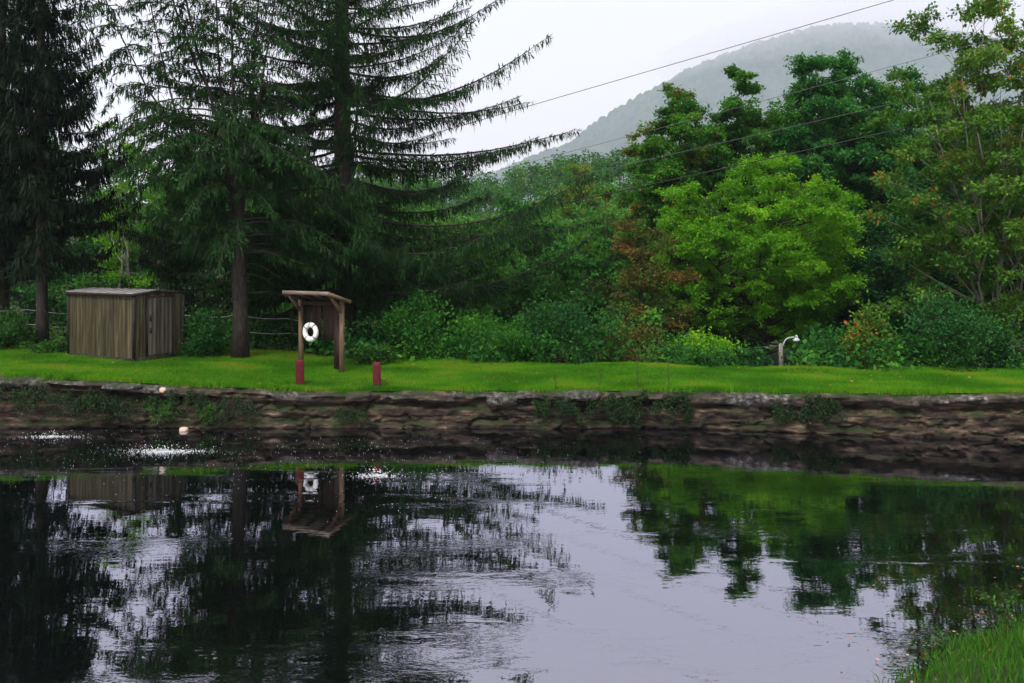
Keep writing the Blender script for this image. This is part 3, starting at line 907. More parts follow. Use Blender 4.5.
for (lab, px, Y, sd, czz, rx, rz, nc, mt) in slope:
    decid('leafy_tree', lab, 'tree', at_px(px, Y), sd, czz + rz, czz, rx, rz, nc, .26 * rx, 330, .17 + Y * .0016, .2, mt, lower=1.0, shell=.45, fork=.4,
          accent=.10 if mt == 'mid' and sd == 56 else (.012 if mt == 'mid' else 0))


# ------------------------------------------------------------------ woods on the slope (one mass)
def woods(seed, n, xr_, yr_, mat, hs_, nl, keep=None):
    R = np.random.default_rng(seed)
    g = Geo()
    x = R.uniform(*xr_, n); y = R.uniform(*yr_, n)
    x = x * y / yr_[0] if keep is None else x
    for k in range(n):
        h = R.uniform(*hs_)
        z0 = gz(x[k], y[k])
        r = h * R.uniform(.24, .36)
        nc = 11
        d = nrm(R.normal(size=(nc, 3)))
        c = np.array([x[k], y[k], z0 + h * .58]) + d * np.array([r * .72, r * .72, h * .36]) * R.uniform(.5, 1, (nc, 1))
        tb = R.normal(.42, .16)
        m = nl
        w = R.integers(nc, size=m)
        dd = nrm(R.normal(size=(m, 3)))
        pos = c[w] + dd * (R.uniform(.2, 1, m) ** .5)[:, None] * r * np.array([.5, .5, .36])
        Lf = (.22 + y[k] * .0024) * R.uniform(.7, 1.3, m)
        tint = np.clip(tb + (dd[:, 2] * 0) + R.normal(0, .12, m) + (R.uniform(0, 1, nc) * .16)[w], 0, .85)
        ac = R.uniform() < .10
        if ac:
            tint = np.where(R.uniform(0, 1, m) < .35, R.uniform(.87, 1, m), tint)
        g.leaves(pos, R.normal(size=(m, 3)) * np.array([1, 1, .5]), R.normal(0, .5, (m, 3)) + np.array([0, 0, 1.]), Lf, Lf * .7, tint)
        zt = np.linspace(0, h * .8, 5)
        g.tube(np.stack([np.full(5, x[k]) + R.normal(0, .1, 5), np.full(5, y[k]), z0 - .2 + zt], 1), np.linspace(.16, .04, 5), 5, tint=0.0, cap=False)
    return g.build('woods', M[mat])


tag(woods(71, 260, (-22, 30), (84, 150), 'mid', (8, 13), 420), kind='stuff')
tag(woods(72, 420, (-60, 75), (150, 330), 'under', (9, 15), 300), kind='stuff')

# undergrowth along the back of the lawn
R = np.random.default_rng(77)
g = Geo()
nc = 340
x = R.uniform(-24, 20, nc)
y = crest_y(x) + 0.9 + R.uniform(0, 1, nc) ** 1.2 * 9
pxu = 512 + x / y * F
hmax = np.interp(pxu, [-100, 60, 130, 200, 290, 350, 450, 560, 640, 700, 780, 860, 930, 1100], [1.6, 1.0, 1.6, 1.6, 2.2, 1.7, 1.8, 1.5, .9, .35, .30, .7, 1.3, 2.2])
hmax = hmax * 0.75 * (0.25 + 1.6 * sstep((fbm(x * .55, y * .35, 78, 3) - .3) / .4))
hf = R.uniform(0, 1, nc)
hmax = np.where((pxu > 752) & (pxu < 808) & (y < 37), 0.02, hmax)
dd_ = np.clip((y - crest_y(x)) / 3, .15, 1)
z = ground_z(x, y) + hf * (hmax + 0.20 * np.maximum(0, y - crest_y(x))) * dd_
for k in range(nc):
    if 758 < pxu[k] < 802 and y[k] < 38:
        continue
    m = int(R.uniform(60, 150))
    ls_ = R.choice([.7, 1.0, 1.5])
    dv = R.normal(size=(m, 3)) * np.array([.36, .36, .22])
    pos = np.array([x[k], y[k], z[k]]) + dv
    Lf = R.uniform(.10, .20, m) * ls_
    g.leaves(pos, R.normal(size=(m, 3)) + np.array([0, -.4, -.2]), R.normal(0, .5, (m, 3)) + np.array([0, -.2, 1.]), Lf, Lf * .6,
             np.clip(R.normal(.32, .20) + R.normal(0, .14, m), 0, 1))
tag(g.build('undergrowth', M['under']), kind='stuff')


# ------------------------------------------------------------------ shrubs
def shrub(name, label, loc, seed, rx, h, mat, n=4200, leafL=.12, nst=9, accent=0.0):
    R = np.random.default_rng(seed)
    root = thing(name, label, 'shrub', loc)
    st, fo = Geo(), Geo()
    ends = []
    for k in range(nst):
        a = R.uniform(0, 6.28); r = rx * math.sqrt(R.uniform(.02, .9))
        e = np.array([math.cos(a) * r, math.sin(a) * r, h * (1 - .55 * (r / rx) ** 2) * R.uniform(.75, 1.0)])
        st.tube(bez(np.array([R.normal(0, .06), R.normal(0, .06), -.08]), np.array([e[0] * .4, e[1] * .4, e[2] * .7]), e, 7), np.linspace(.02, .005, 7), 4)
        ends.append(e)
    d = nrm(R.normal(size=(26 + nst, 3))); d[:, 2] = np.abs(d[:, 2])
    cl = d * np.array([rx, rx, h * .9]) * R.uniform(.45, .95, (len(d), 1))
    cl[:nst] = np.array(ends) * .95
    m = n
    w = R.integers(len(cl), size=m)
    pos = cl[w] + R.normal(size=(m, 3)) * np.array([rx * .17, rx * .17, h * .10])
    pos[:, 2] = np.abs(pos[:, 2])
    tb = R.normal(.45, .12, len(cl))
    tint = np.clip(tb[w] + R.normal(0, .12, m), 0, .86)
    if accent:
        tint = np.where(R.uniform(0, 1, m) < accent * np.where(R.uniform(0, 1, len(cl)) < .3, 3, .3)[w], R.uniform(.88, 1, m), tint)
    L_ = leafL * R.uniform(.6, 1.3, m)
    fo.leaves(pos, R.normal(size=(m, 3)) + nrm(cl)[w] * .6, R.normal(0, .5, (m, 3)) + np.array([0, 0, 1.]), L_, L_ * .55, tint)
    st.build('stem', M['stem'], root)
    fo.build('foliage', M[mat], root)
    return root


shrub('dark_shrub', 'rounded dark evergreen shrub against the right side of the shed', at_px(206, 31.2), 101, .85, 1.62, 'dark', 5200, .11)
shrub('fern_mound', 'low bright green leafy mound between shelter and right red post', at_px(375, 30.2), 102, .62, .62, 'weedgreen', 2600, .13)
shrub('leafy_shrub', 'tallest fresh green shrub, right of the wooden shelter', at_px(418, 32.5), 103, 1.5, 2.4, 'under', 6000, .13)
shrub('leafy_shrub', 'fresh green shrub below the big spruce tips at the lawn edge', at_px(492, 32.5), 104, 1.6, 1.9, 'mid', 6000, .12)
shrub('leafy_shrub', 'dark green rounded shrub in the shade left of the rusty tree', at_px(562, 33.5), 105, 1.8, 2.6, 'dark', 6500, .13)
shrub('orange_shrub', 'small shrub with orange and yellow leaves left of the pale maple', at_px(868, 31.5), 106, .85, 2.2, 'maple', 3000, .15, accent=.13)
shrub('rusty_shrub', 'rusty brown shrub beneath the rusty tree', at_px(628, 34), 107, 1.5, 1.9, 'rust', 3600, .14)
shrub('green_shrub', 'large plain green shrub under the pale maple', at_px(950, 30.2), 108, 1.7, 2.6, 'dark', 6000, .13)
shrub('green_shrub', 'mid green shrub at the foot of the lime green tree', at_px(700, 34), 109, 1.4, 1.6, 'lime', 3600, .14)
shrub('bramble_shrub', 'light flecked bramble bush at the far left lawn edge', at_px(8, 32.8), 110, 1.0, 1.5, 'weedgreen', 3600, .12)
shrub('fern_mound', 'low green weeds at the left foot of the shed', at_px(52, 31.6), 111, .7, .45, 'weedgreen', 2200, .11)

# ------------------------------------------------------------------ shed
M['siding'] = noise_mat('weathered_siding', [(0.28, (.016, .014, .007)), (0.5, (.044, .040, .020)), (0.62, (.072, .062, .034)), (0.78, (.125, .105, .066))], scale=(7, 7, .5), nscale=1.6, detail=8, rough=.75, bump=.25, tint=.2)
M['door'] = noise_mat('faded_shed_door', [(0.28, (.035, .030, .024)), (0.5, (.075, .065, .055)), (0.75, (.13, .115, .098))], scale=(7, 7, .5), nscale=1.6, detail=8, rough=.7, bump=.25, tint=.3)
M['dark_trim'] = noise_mat('dark_trim', [(0.3, (.010, .009, .008)), (0.7, (.035, .03, .026))], nscale=6)
M['roofmetal'] = noise_mat('dull_metal_roof', [(0.3, (.11, .10, .11)), (0.5, (.19, .175, .185)), (0.7, (.28, .26, .27))], nscale=2.2, rough=.55, bump=.15, spec=.4)

cx_, cy_, _ = P(134, 365.4, 29.2)
zb = gz(cx_, cy_) - .03
shed = thing('garden_shed', 'weathered olive brown ribbed garden shed with pale low roof on the left lawn', 'shed', (cx_, cy_, zb), math.atan2(-.483, .876))
LX, LY, EH, RH = 3.31, 1.97, 2.25, 2.34


def ribbed(a, b, z0, z1, nrm_, step=.105, depth=.016):
    """vertical ribbed panel from a to b (xy), top height a function of the run"""
    g = Geo()
    a, b = np.array(a, float), np.array(b, float)
    L = np.linalg.norm(b - a); d = (b - a) / L
    n = int(L / step)
    sv = []
    for k in range(n):
        s0 = k * L / n; w = L / n
        sv += [(s0, 0), (s0 + w * .40, 0), (s0 + w * .50, depth), (s0 + w * .90, depth)]
    sv.append((L, 0))
    sv = np.array(sv)
    xy = a + d * sv[:, :1] + np.array(nrm_) * sv[:, 1:]
    zt = z1(sv[:, 0] / L)
    V = np.concatenate([np.column_stack([xy, np.full(len(sv), z0)]), np.column_stack([xy, zt])])
    m = len(sv)
    i = np.arange(m - 1)
    tint = np.repeat(np.random.default_rng(int(L * 100)).uniform(0, 1, n), 4)[: m - 1]
    g.add(V, np.stack([i, i + 1, m + i + 1, m + i], 1), tint=tint)
    return g


gab = lambda y0, y1: (lambda f: EH - .03 + (RH - EH) * (1 - np.abs((y0 + (y1 - y0) * f) - LY / 2) / (LY / 2)))
flat_ = lambda f: np.full(len(f), EH - .03)
ribbed((-LX, 0), (0, 0), .14, flat_, (0, -1)).build('wall', M['siding'], shed)
ribbed((0, 0), (0, LY), .14, gab(0, LY), (1, 0)).build('wall', M['siding'], shed)
ribbed((0, LY), (-LX, LY), .14, flat_, (0, 1)).build('wall', M['siding'], shed)
ribbed((-LX, LY), (-LX, 0), .14, gab(LY, 0), (-1, 0)).build('wall', M['siding'], shed)
dr = ribbed((.032, .52), (.032, 1.50), .20, lambda f: np.full(len(f), 2.08), (1, 0), step=.16, depth=.014).build('door', M['door'], shed)
for z_, h_ in ((1.42, .20), (1.0, .16)):
    gh = Geo(); gh.box((.065, .60, z_), (.05, .05, h_)); gh.build('handle', M['dark_trim'], dr)
g = Geo()
g.box((.036, .48, 1.13), (.03, .05, 1.95)); g.box((.036, 1.53, 1.13), (.03, .04, 1.95)); g.box((.038, 1.02, 2.11), (.04, 1.06, .05))
g.build('door_frame', M['dark_trim'], shed)
for (x_, y_) in [(0.012, -.012), (-LX, -.012), (0.012, LY), (-LX, LY)]:
    g = Geo(); g.box((x_, y_, 1.19), (.075, .075, 2.12)); g.build('corner_trim', M['dark_trim'], shed)
g = Geo()
g.box((-LX / 2, LY / 2, .07), (LX + .04, LY + .04, .14))
g.build('base_sill', M['dark_trim'], shed)
g = Geo()
hy = LY / 2 + .09
V = []
for x_ in (-LX - .06, .06):
    for (y_, z_) in [(-.09, EH - .01), (LY / 2, RH), (LY + .09, EH - .01), (LY + .09, EH - .06), (LY / 2, RH - .05), (-.09, EH - .06)]:
        V.append((x_, y_, z_))
Q = [(k, (k + 1) % 6, 6 + (k + 1) % 6, 6 + k) for k in range(6)]
g.add(V, Q + [(0, 5, 4, 1), (1, 4, 3, 2), (6, 7, 10, 11), (7, 8, 9, 10)])
for k in range(9):
    x_ = -LX + k * LX / 8
    g.beam((x_, -.088, EH + .003), (x_, LY / 2, RH + .012), .035, .02)
rf = g.build('roof', M['roofmetal'], shed)
g = Geo()
g.box((-LX / 2, -.105, EH - .05), (LX + .12, .02, .08))
g.beam((.072, -.09, EH - .05), (.072, LY / 2, RH - .04), .02, .08); g.beam((.072, LY / 2, RH - .04), (.072, LY + .09, EH - .05), .02, .08)
g.build('fascia', M['dark_trim'], rf)

# ------------------------------------------------------------------ wooden shelter with the ring buoy
M['post_wood'] = noise_mat('worn_post_wood', [(0.3, (.07, .042, .028)), (0.55, (.16, .10, .068)), (0.75, (.27, .19, .14))], scale=(8, 8, .8), nscale=2.5, bump=.3)
M['dark_board'] = noise_mat('dark_board', [(0.3, (.012, .007, .006)), (0.55, (.035, .021, .017)), (0.78, (.075, .045, .035))], scale=(8, 8, .7), nscale=2.5, bump=.3, tint=.3)
M['roof_board'] = noise_mat('roof_board', [(0.3, (.09, .065, .052)), (0.55, (.19, .145, .12)), (0.75, (.30, .25, .22))], scale=(1, 6, 6), nscale=2.5, bump=.2)
th = math.radians(30)
kz = gz(-6.07, 28.62) - .02
ksk = thing('wooden_shelter', 'small wooden shelter of two posts, dark boards and slanted roof holding the life ring', 'shelter', (-6.07, 28.62, kz), -th)


def roof_z(y):
    return 2.55 - (y + .8) * .30


for sx in (-.85, .85):
    g = Geo(); h = roof_z(0) - .05
    g.box((sx, 0, h / 2 - .15), (.12, .12, h + .30)); g.build('post', M['post_wood'], ksk)
    g = Geo(); g.beam((sx, -.06, 1.90), (sx, -.52, roof_z(-.52) - .07), .08, .08); g.build('brace', M['post_wood'], ksk)
for k, (xa, w, zl, zh) in enumerate([(-.66, .225, .98, 2.12), (-.42, .225, .96, 2.2), (-.18, .2, 1.00, 2.2), (.10, .20, .99, 2.12), (.33, .235, .97, 2.2), (.60, .30, .08, 2.2)]):
    g = Geo(); g.box((xa, .105, (zl + zh) / 2), (w, .03, zh - zl), tint=.2 + .12 * k); g.build('board', M['dark_board'], ksk)
for zz_ in (1.10, 2.05):
    g = Geo(); g.box((0, .145, zz_), (1.72, .045, .10)); g.build('rail', M['dark_board'], ksk)
g = Geo()
c_, s_ = 1.0, -.30
x0, x1, y0, y1 = -.84, 1.02, -.80, .22
V = [(x0, y0, roof_z(y0)), (x1, y0, roof_z(y0)), (x1, y1, roof_z(y1)), (x0, y1, roof_z(y1))]
V = V + [(a, b, c - .035) for a, b, c in V]
g.add(V, [(0, 1, 2, 3), (7, 6, 5, 4), (0, 4, 5, 1), (1, 5, 6, 2), (2, 6, 7, 3), (3, 7, 4, 0)])
krf = g.build('roof', M['roof_board'], ksk)
g = Geo(); g.box(((x0 + x1) / 2, y0 - .017, roof_z(y0) - .045), (x1 - x0 + .04, .03, .115)); g.build('fascia', M['roof_board'], krf)
for xx in (x0 - .018, x1 + .018):
    g = Geo(); g.beam((xx, y0 - .03, roof_z(y0) - .045), (xx, y1, roof_z(y1) - .045), .03, .10); g.build('rake_board', M['post_wood'], krf)
for xx in (-.6, 0, .6):
    g = Geo(); g.beam((xx, y0 + .02, roof_z(y0 + .02) - .085), (xx, y1, roof_z(y1) - .085), .05, .09); g.build('rafter', M['dark_board'], krf)
g = Geo(); g.box((0, -.02, roof_z(0) - .17), (1.56, .07, .13)); g.build('crossbeam', M['dark_board'], ksk)

# ring buoy
def solid(name, c, rough=.5, spec=.4, metal=0.0):
    m, nt, N, L, b = mat_new(name)
    b.inputs['Base Color'].default_value = (*c, 1); b.inputs['Roughness'].default_value = rough
    b.inputs['Specular IOR Level'].default_value = spec; b.inputs['Metallic'].default_value = metal
    return m


M['white_foam'] = noise_mat('white_ring_foam', [(0.3, (.55, .56, .58)), (0.6, (.78, .78, .79))], nscale=5, rough=.5, bump=.05)
M['black_strap'] = solid('black_strap', (.012, .012, .014), .7)
M['rope'] = solid('rope', (.06, .05, .04), .9)
ring_l = Vector((-.33, -.125, 1.22))
ca, sa = math.cos(-th), math.sin(-th)
rloc = (-6.07 + ring_l.x * ca - ring_l.y * sa, 28.62 + ring_l.x * sa + ring_l.y * ca, kz + ring_l.z)
ring = thing('life_ring', 'white life ring with dark straps hanging on the wooden shelter', 'life ring', rloc, -th)
g = Geo()
A, B = 40, 14
u, w_ = np.meshgrid(np.linspace(0, 2 * np.pi, A, endpoint=False), np.linspace(0, 2 * np.pi, B, endpoint=False), indexing='ij')
rr, rm = .232, .086
V = np.stack([(rr + rm * np.cos(w_)) * np.cos(u), rm * .85 * np.sin(w_), (rr + rm * np.cos(w_)) * np.sin(u)], -1).reshape(-1, 3)
i, j = np.arange(A)[:, None], np.arange(B)[None]
g.add(V, np.stack([i * B + j, i * B + (j + 1) % B, ((i + 1) % A) * B + (j + 1) % B, ((i + 1) % A) * B + j], -1).reshape(-1, 4))
g.build('ring_body', M['white_foam'], ring, smooth=True)
for k in range(4):
    a = math.pi / 4 + k * math.pi / 2 + .1
    g = Geo()
    q = np.linspace(0, 2 * np.pi, 15)
    for da in (-.055,):
        pa, pb = [], []
        for t_ in q:
            for dd2, lst in ((-.06, pa), (.06, pb)):
                R_ = rr + (rm + .004) * math.cos(t_)
                lst.append((R_ * math.cos(a + dd2), (rm * .85 + .004) * math.sin(t_), R_ * math.sin(a + dd2)))
        n_ = len(q)
        g.add(pa + pb, [(m_, m_ + 1, n_ + m_ + 1, n_ + m_) for m_ in range(n_ - 1)])
    g.build('strap', M['black_strap'], ring)
g = Geo(); g.tube([(0.0, 0, .31), (.0, .02, .45), (.0, .05, .62)], .012, 5); g.tube([(0, .0, .16), (0, -.08, .23), (0, -.05, .31), (0, 0, .315)], .011, 5)
g.build('hanging_rope', M['rope'], ring)

# ------------------------------------------------------------------ two red posts
M['red_paint'] = noise_mat('worn_red_paint', [(0.26, (.03, .010, .010)), (0.40, (.065, .007, .011)), (0.6, (.098, .010, .015)), (0.8, (.13, .028, .03))], scale=(3, 3, 2), nscale=3.5, rough=.6, bump=.2)
M['rusty_metal'] = noise_mat('rusty_metal', [(0.3, (.05, .03, .02)), (0.7, (.16, .10, .07))], nscale=12, rough=.6)


def red_post(label, px, Y, rz, lean, rotted):
    x_, y_, _ = P(px, 385, Y)
    t_ = thing('red_post', label, 'post', (x_, y_, gz(x_, y_)), rz, 'red posts along the pond edge')
    g = Geo()
    hw, ch = .115, .018
    prof = [(-hw + ch, -hw), (hw - ch, -hw), (hw, -hw + ch), (hw, hw - ch), (hw - ch, hw), (-hw + ch, hw), (-hw, hw - ch), (-hw, -hw + ch)]
    zs = [-.25, 0.0, .08, .2, .4, .6, .695, .715]
    R = np.random.default_rng(int(px))
    V = []
    for k, z_ in enumerate(zs):
        s_ = 1 if k < 7 else .9
        for (a, b) in prof:
            V.append((a * s_ + lean * z_ + R.normal(0, .003), b * s_ + R.normal(0, .003), z_ + (R.normal(0, .006) if k > 5 else 0)))
    Q = []
    for k in range(len(zs) - 1):
        for m_ in range(8):
            Q.append((k * 8 + m_, k * 8 + (m_ + 1) % 8, (k + 1) * 8 + (m_ + 1) % 8, (k + 1) * 8 + m_))
    b0 = (len(zs) - 1) * 8
    V.append((lean * .715, 0, .722)); c = len(V) - 1
    g.add(V, Q, [(b0 + m_, b0 + (m_ + 1) % 8, c) for m_ in range(8)])
    g.build('shaft', M['red_paint'], t_)
    g = Geo()                                # bare rotten wood showing round the foot
    q8 = [(a * 1.035, b * 1.035) for (a, b) in prof]
    V = [(a, b, -.1) for a, b in q8] + [(a, b, R.uniform(.04, .15 if rotted else .07)) for a, b in q8]
    g.add(V, [(m_, (m_ + 1) % 8, 8 + (m_ + 1) % 8, 8 + m_) for m_ in range(8)])
    g.build('rotted_foot', M['dark_board'], t_)
    return t_


red_post('short red post at the pond edge right in front of the shelter, leaning slightly left', 300, 26.25, .35, -.02, False)
rp = red_post('short red post with chipped foot and side bolt, standing alone on the lawn edge', 377, 26.1, .15, -.01, True)
g = Geo(); g.tube([(.10, 0, .20), (.26, 0, .205)], .02, 6); g.tube([(.21, -.001, .20), (.215, 0, .15)], .018, 6)
g.build('bolt', M['rusty_metal'], rp)

# ------------------------------------------------------------------ lamp post, utility pole and wires
M['grey_wood'] = noise_mat('grey_weathered_pole', [(0.3, (.10, .10, .085)), (0.55, (.20, .20, .17)), (0.75, (.30, .29, .26))], scale=(8, 8, .8), nscale=2.5, bump=.3)
M['white_metal'] = solid('white_enamel', (.40, .42, .47), .4)
M['wire'] = solid('dark_wire', (.012, .012, .014), .6)
M['wire_grey'] = solid('grey_wire', (.09, .09, .10), .6)
M['glass'] = solid('frosted_lamp_glass', (.75, .76, .78), .25)
Yl = 36.0
lx, ly, ltop = P(781, 343.5, Yl)
lz = gz(lx, ly)
lamp = thing('lamp_post', 'short grey wooden lamp post with white curved arm at the back of the lawn', 'lamp post', (lx, ly, lz))
g = Geo(); g.tube([(0.02, 0, -.3), (0.0, 0, .9), (-.01, 0, ltop - lz)], [.10, .09, .075], 10); g.build('pole', M['grey_wood'], lamp)
k_ = Yl / F
g = Geo()
zt = ltop - lz
g.tube(bez(np.array([.09, 0, zt - .10]), np.array([.12, 0, zt + .20]), np.array([.36, -.03, zt + .24]), 7), .026, 7)
g.tube([(.36, -.03, zt + .24), (.56, -.05, zt + .265)], .026, 7)
g.build('arm', M['white_metal'], lamp)
g = Geo()
q = np.linspace(0, 1, 7)
g.tube(np.stack([np.full(7, .60), np.full(7, -.05), zt + .34 - .22 * q], 1), np.array([.03, .055, .06, .07, .10, .135, .15]), 14)
hd = g.build('lamp_shade', M['white_metal'], lamp, smooth=True)
g = Geo(); g.tube([(.60, -.05, zt + .125), (.60, -.05, zt + .09), (.60, -.05, zt + .06)], [.12, .10, .04], 12); g.build('lamp_lens', M['glass'], hd, smooth=True)


def wire(name, label, a, b, sag, r, mat, cat='wire', n=40):
    a, b = np.array(a, float), np.array(b, float)
    t_ = np.linspace(0, 1, n)[:, None]
    p = a + (b - a) * t_
    p[:, 2] -= (4 * sag * t_ * (1 - t_))[:, 0]
    g = Geo(); g.tube(p, r, 5)
    return tag(g.build(name, M[mat], smooth=True), label, cat)


def ext(a, b, f):
    a, b = np.array(a), np.array(b)
    return a + (b - a) * f


pb = at_px(352, 47)
pole = thing('utility_pole', 'brown wooden utility pole hidden behind the big spruce trunk', 'utility pole', pb)
g = Geo(); g.tube([(0, 0, -.5), (0, 0, 6), (0, 0, 12.6)], [.17, .145, .11], 10); g.build('pole_shaft', M['bark'], pole)
g = Geo(); g.box((0, -.15, 11.5), (2.0, .09, .12)); ca_ = g.build('crossarm', M['bark'], pole)
for xx in (-.85, 0, .85):
    g = Geo(); g.tube([(xx, -.15, 11.55), (xx, -.15, 11.66), (xx, -.15, 11.74)], [.05, .06, .03], 8); g.build('insulator', M['glass'], ca_)
pt_ = P(352, 157.5, 46.8)
wire('power_line', 'highest dark power line crossing the white sky above the mountain', pt_, ext(P(525, 107, 43), P(893, 0, 35), 2.4), 0.0, .016, 'wire_grey')
wire('power_line', 'thin pale power line crossing the tall trees just below the mountain', P(352, 208, 46.8), ext(P(640, 141, 41), P(963, 51, 34), 2.2), .12, .009, 'wire_grey')
wire('power_line', 'thin pale power line running between the upper thin line and the black cable', P(352, 226, 46.8), ext(P(660, 162, 41), P(1024, 75, 34), 2.0), .10, .009, 'wire_grey')
wire('power_cable', 'thick black cable sagging across the trees from spruce to maple', P(352, 247, 46.8), ext(P(620, 195, 41), P(1024, 100, 33), 2.0), .25, .022, 'wire')
wire('lamp_wire', 'low slack wire running along the tree line to the lamp post', (pb[0], pb[1] - .1, P(352, 318, 46.8)[2]), (lx, ly, ltop - .06), 1.0, .011, 'wire_grey')

# fence strands behind shed and shelter
M['strand'] = solid('pale_fence_strand', (.30, .31, .33), .5)
fence = thing('strand_fence', 'old fence of pale strands on thin posts behind shed and shelter', 'fence', (-12, 34.5, gz(-12, 34.5)))
fx = [-21, -18.2, -15.6, -13, -10.6, -8.4, -5.9]
fy = 34.5
fb = np.array([-12, fy, gz(-12, fy)])
for k, x_ in enumerate(fx):
    g = Geo(); b0 = np.array([x_, fy + .15 * math.sin(k * 2.1), gz(x_, fy) - .3]) - fb
    g.tube([b0, b0 + (0.03, 0, .9), b0 + (0.04 * math.sin(k), 0, 1.9)], [.05, .045, .04], 6); g.build('fence_post', M['bark'], fence)
for h_ in (.75, 1.30):
    g = Geo(); pts = []
    for k in range(len(fx) - 1):
        for f_ in np.linspace(0, 1, 8, endpoint=False):
            x_ = fx[k] + (fx[k + 1] - fx[k]) * f_
            zz_ = gz(fx[k], fy) * (1 - f_) + gz(fx[k + 1], fy) * f_
            pts.append((x_, fy - .06, zz_ + h_ - .10 * 4 * f_ * (1 - f_) + .05 * math.sin(k * 3 + h_)))
    g.tube(np.array(pts) - fb, .013, 4); g.build('strand', M['strand'], fence)


# ------------------------------------------------------------------ weeds on the wall, stones, leaves
def hanging_weed(label, px, py_top, seed, w, h, mat, n, leafL=.062, out=.30):
    """a clump of weeds rooted in the wall face and trailing down"""
    R = np.random.default_rng(seed)
    x_ = (px - 512) * 25.2 / F
    y_ = float(yw(np.array([x_]))[0]) - .22
    zt_ = CZ + (H0 - py_top) * y_ / F
    root = thing('wall_weed', label, 'weed', (x_, y_, zt_))
    st, fo = Geo(), Geo()
    for k in range(14):
        a = np.array([R.uniform(-.5, .5) * w, .1, R.uniform(-.45, .0) * h])
        e = a + np.array([R.normal(0, .18) * w, -out * R.uniform(.5, 1.2), -R.uniform(.15, .6) * h])
        p = bez(a, a + np.array([0, -out * .9, .10]), e, 7)
        st.tube(p, np.linspace(.008, .003, 7), 4)
        m = n // 14
        t_ = R.uniform(0.1, 1, m)
        q = np.stack([np.interp(t_, np.linspace(0, 1, 7), p[:, i_]) for i_ in range(3)], -1) + R.normal(0, .055, (m, 3))
        L_ = leafL * R.uniform(.6, 1.3, m)
        fo.leaves(q, R.normal(size=(m, 3)) + np.array([0, -.5, -.5]), R.normal(0, .5, (m, 3)) + np.array([0, -.5, .8]), L_, L_ * .55, np.clip(R.normal(.42, .2, m), 0, 1))
    st.build('stem', M['stem'], root); fo.build('foliage', M[mat], root)


hanging_weed('dark trailing weeds hanging over the wall at its far left end', 20, 384, 201, 1.6, 1.0, 'weed', 1700)
hanging_weed('dark weeds with pale tips on the wall below the shed', 100, 392, 202, 2.2, .8, 'weed', 1900)
hanging_weed('green weed tuft growing from the wall above the pale floating stone', 163, 402, 203, .8, .6, 'weedgreen', 900)
hanging_weed('light green weed tuft low on the wall left of the first red post', 206, 405, 204, .55, .55, 'weedgreen', 700)
hanging_weed('dark bushy weeds on the wall below the left red post', 240, 396, 205, .8, .9, 'weed', 1300)
hanging_weed('small dark weeds on the wall below the right red post', 352, 408, 206, .8, .45, 'weed', 700)
hanging_weed('dark trailing weeds left of the rounded grey capstone', 553, 396, 207, 1.1, .9, 'weed', 1700)
hanging_weed('large dark weed mass with red leaves at the middle of the wall', 645, 394, 208, 2.6, 1.05, 'weed', 4200)
hanging_weed('dark weeds with red leaves right of the rounded grey capstone', 612, 396, 209, 1.2, .9, 'weed', 1800)
hanging_weed('dark bushy weed with a green tip on the right half of the wall', 812, 396, 210, 1.0, .95, 'weed', 2000)
hanging_weed('narrow dark weed on the wall left of the bushy weed', 776, 404, 211, .6, .7, 'weed', 800)
hanging_weed('dark weeds hanging at the far right end of the wall', 1010, 392, 212, 1.0, .6, 'weed', 1000)


hanging_weed('ragged dark weeds on the wall between far left end and shed weeds', 62, 388, 213, 1.6, 1.0, 'weed', 1500)
hanging_weed('sparse dark weeds on the wall below the rounded shrub', 135, 398, 214, 1.4, .8, 'weed', 1100)
hanging_weed('mixed dark weeds between the two green tufts on the left wall', 186, 392, 215, 1.2, .8, 'weed', 1100)


def tall_weed(label, px, seed, h):
    R = np.random.default_rng(seed)
    x_ = (px - 512) * 25.7 / F
    y_ = float(yw(np.array([x_]))[0]) + .12
    root = thing('tall_weed', label, 'weed', (x_, y_, gz(x_, y_)), 0, 'tall thin weeds along the wall top')
    p = bez(np.array([0, 0, -.05]), np.array([R.normal(0, .04), 0, h * .5]), np.array([R.normal(0, .07), R.normal(0, .05), h]), 8)
    g = Geo(); g.tube(p, np.linspace(.009, .004, 8), 5); g.build('stem', M['stem'], root)
    m = 26
    t_ = R.uniform(.2, 1, m)
    q = np.stack([np.interp(t_, np.linspace(0, 1, 8), p[:, i_]) for i_ in range(3)], -1)
    a = R.uniform(0, 6.28, m)
    g = Geo(); g.leaves(q, np.stack([np.cos(a), np.sin(a), R.normal(.1, .4, m)], 1), np.stack([0 * a, 0 * a, 0 * a + 1], 1), R.uniform(.05, .11, m), .035, np.clip(R.normal(.6, .3, m), 0, 1))
    g.build('foliage', M['weed'], root)


tall_weed('shortest thin dark weed stalk, rising left of the rounded grey capstone', 555, 221, .55)
tall_weed('thin dark weed stalk rising just right of the rounded grey capstone', 599, 222, .62)
tall_weed('tallest thin weed stalk, with red leaves, above the large weed mass', 637, 223, .92)
tall_weed('thin weed stalk with red leaves above the right end of the weed mass', 667, 224, .75)


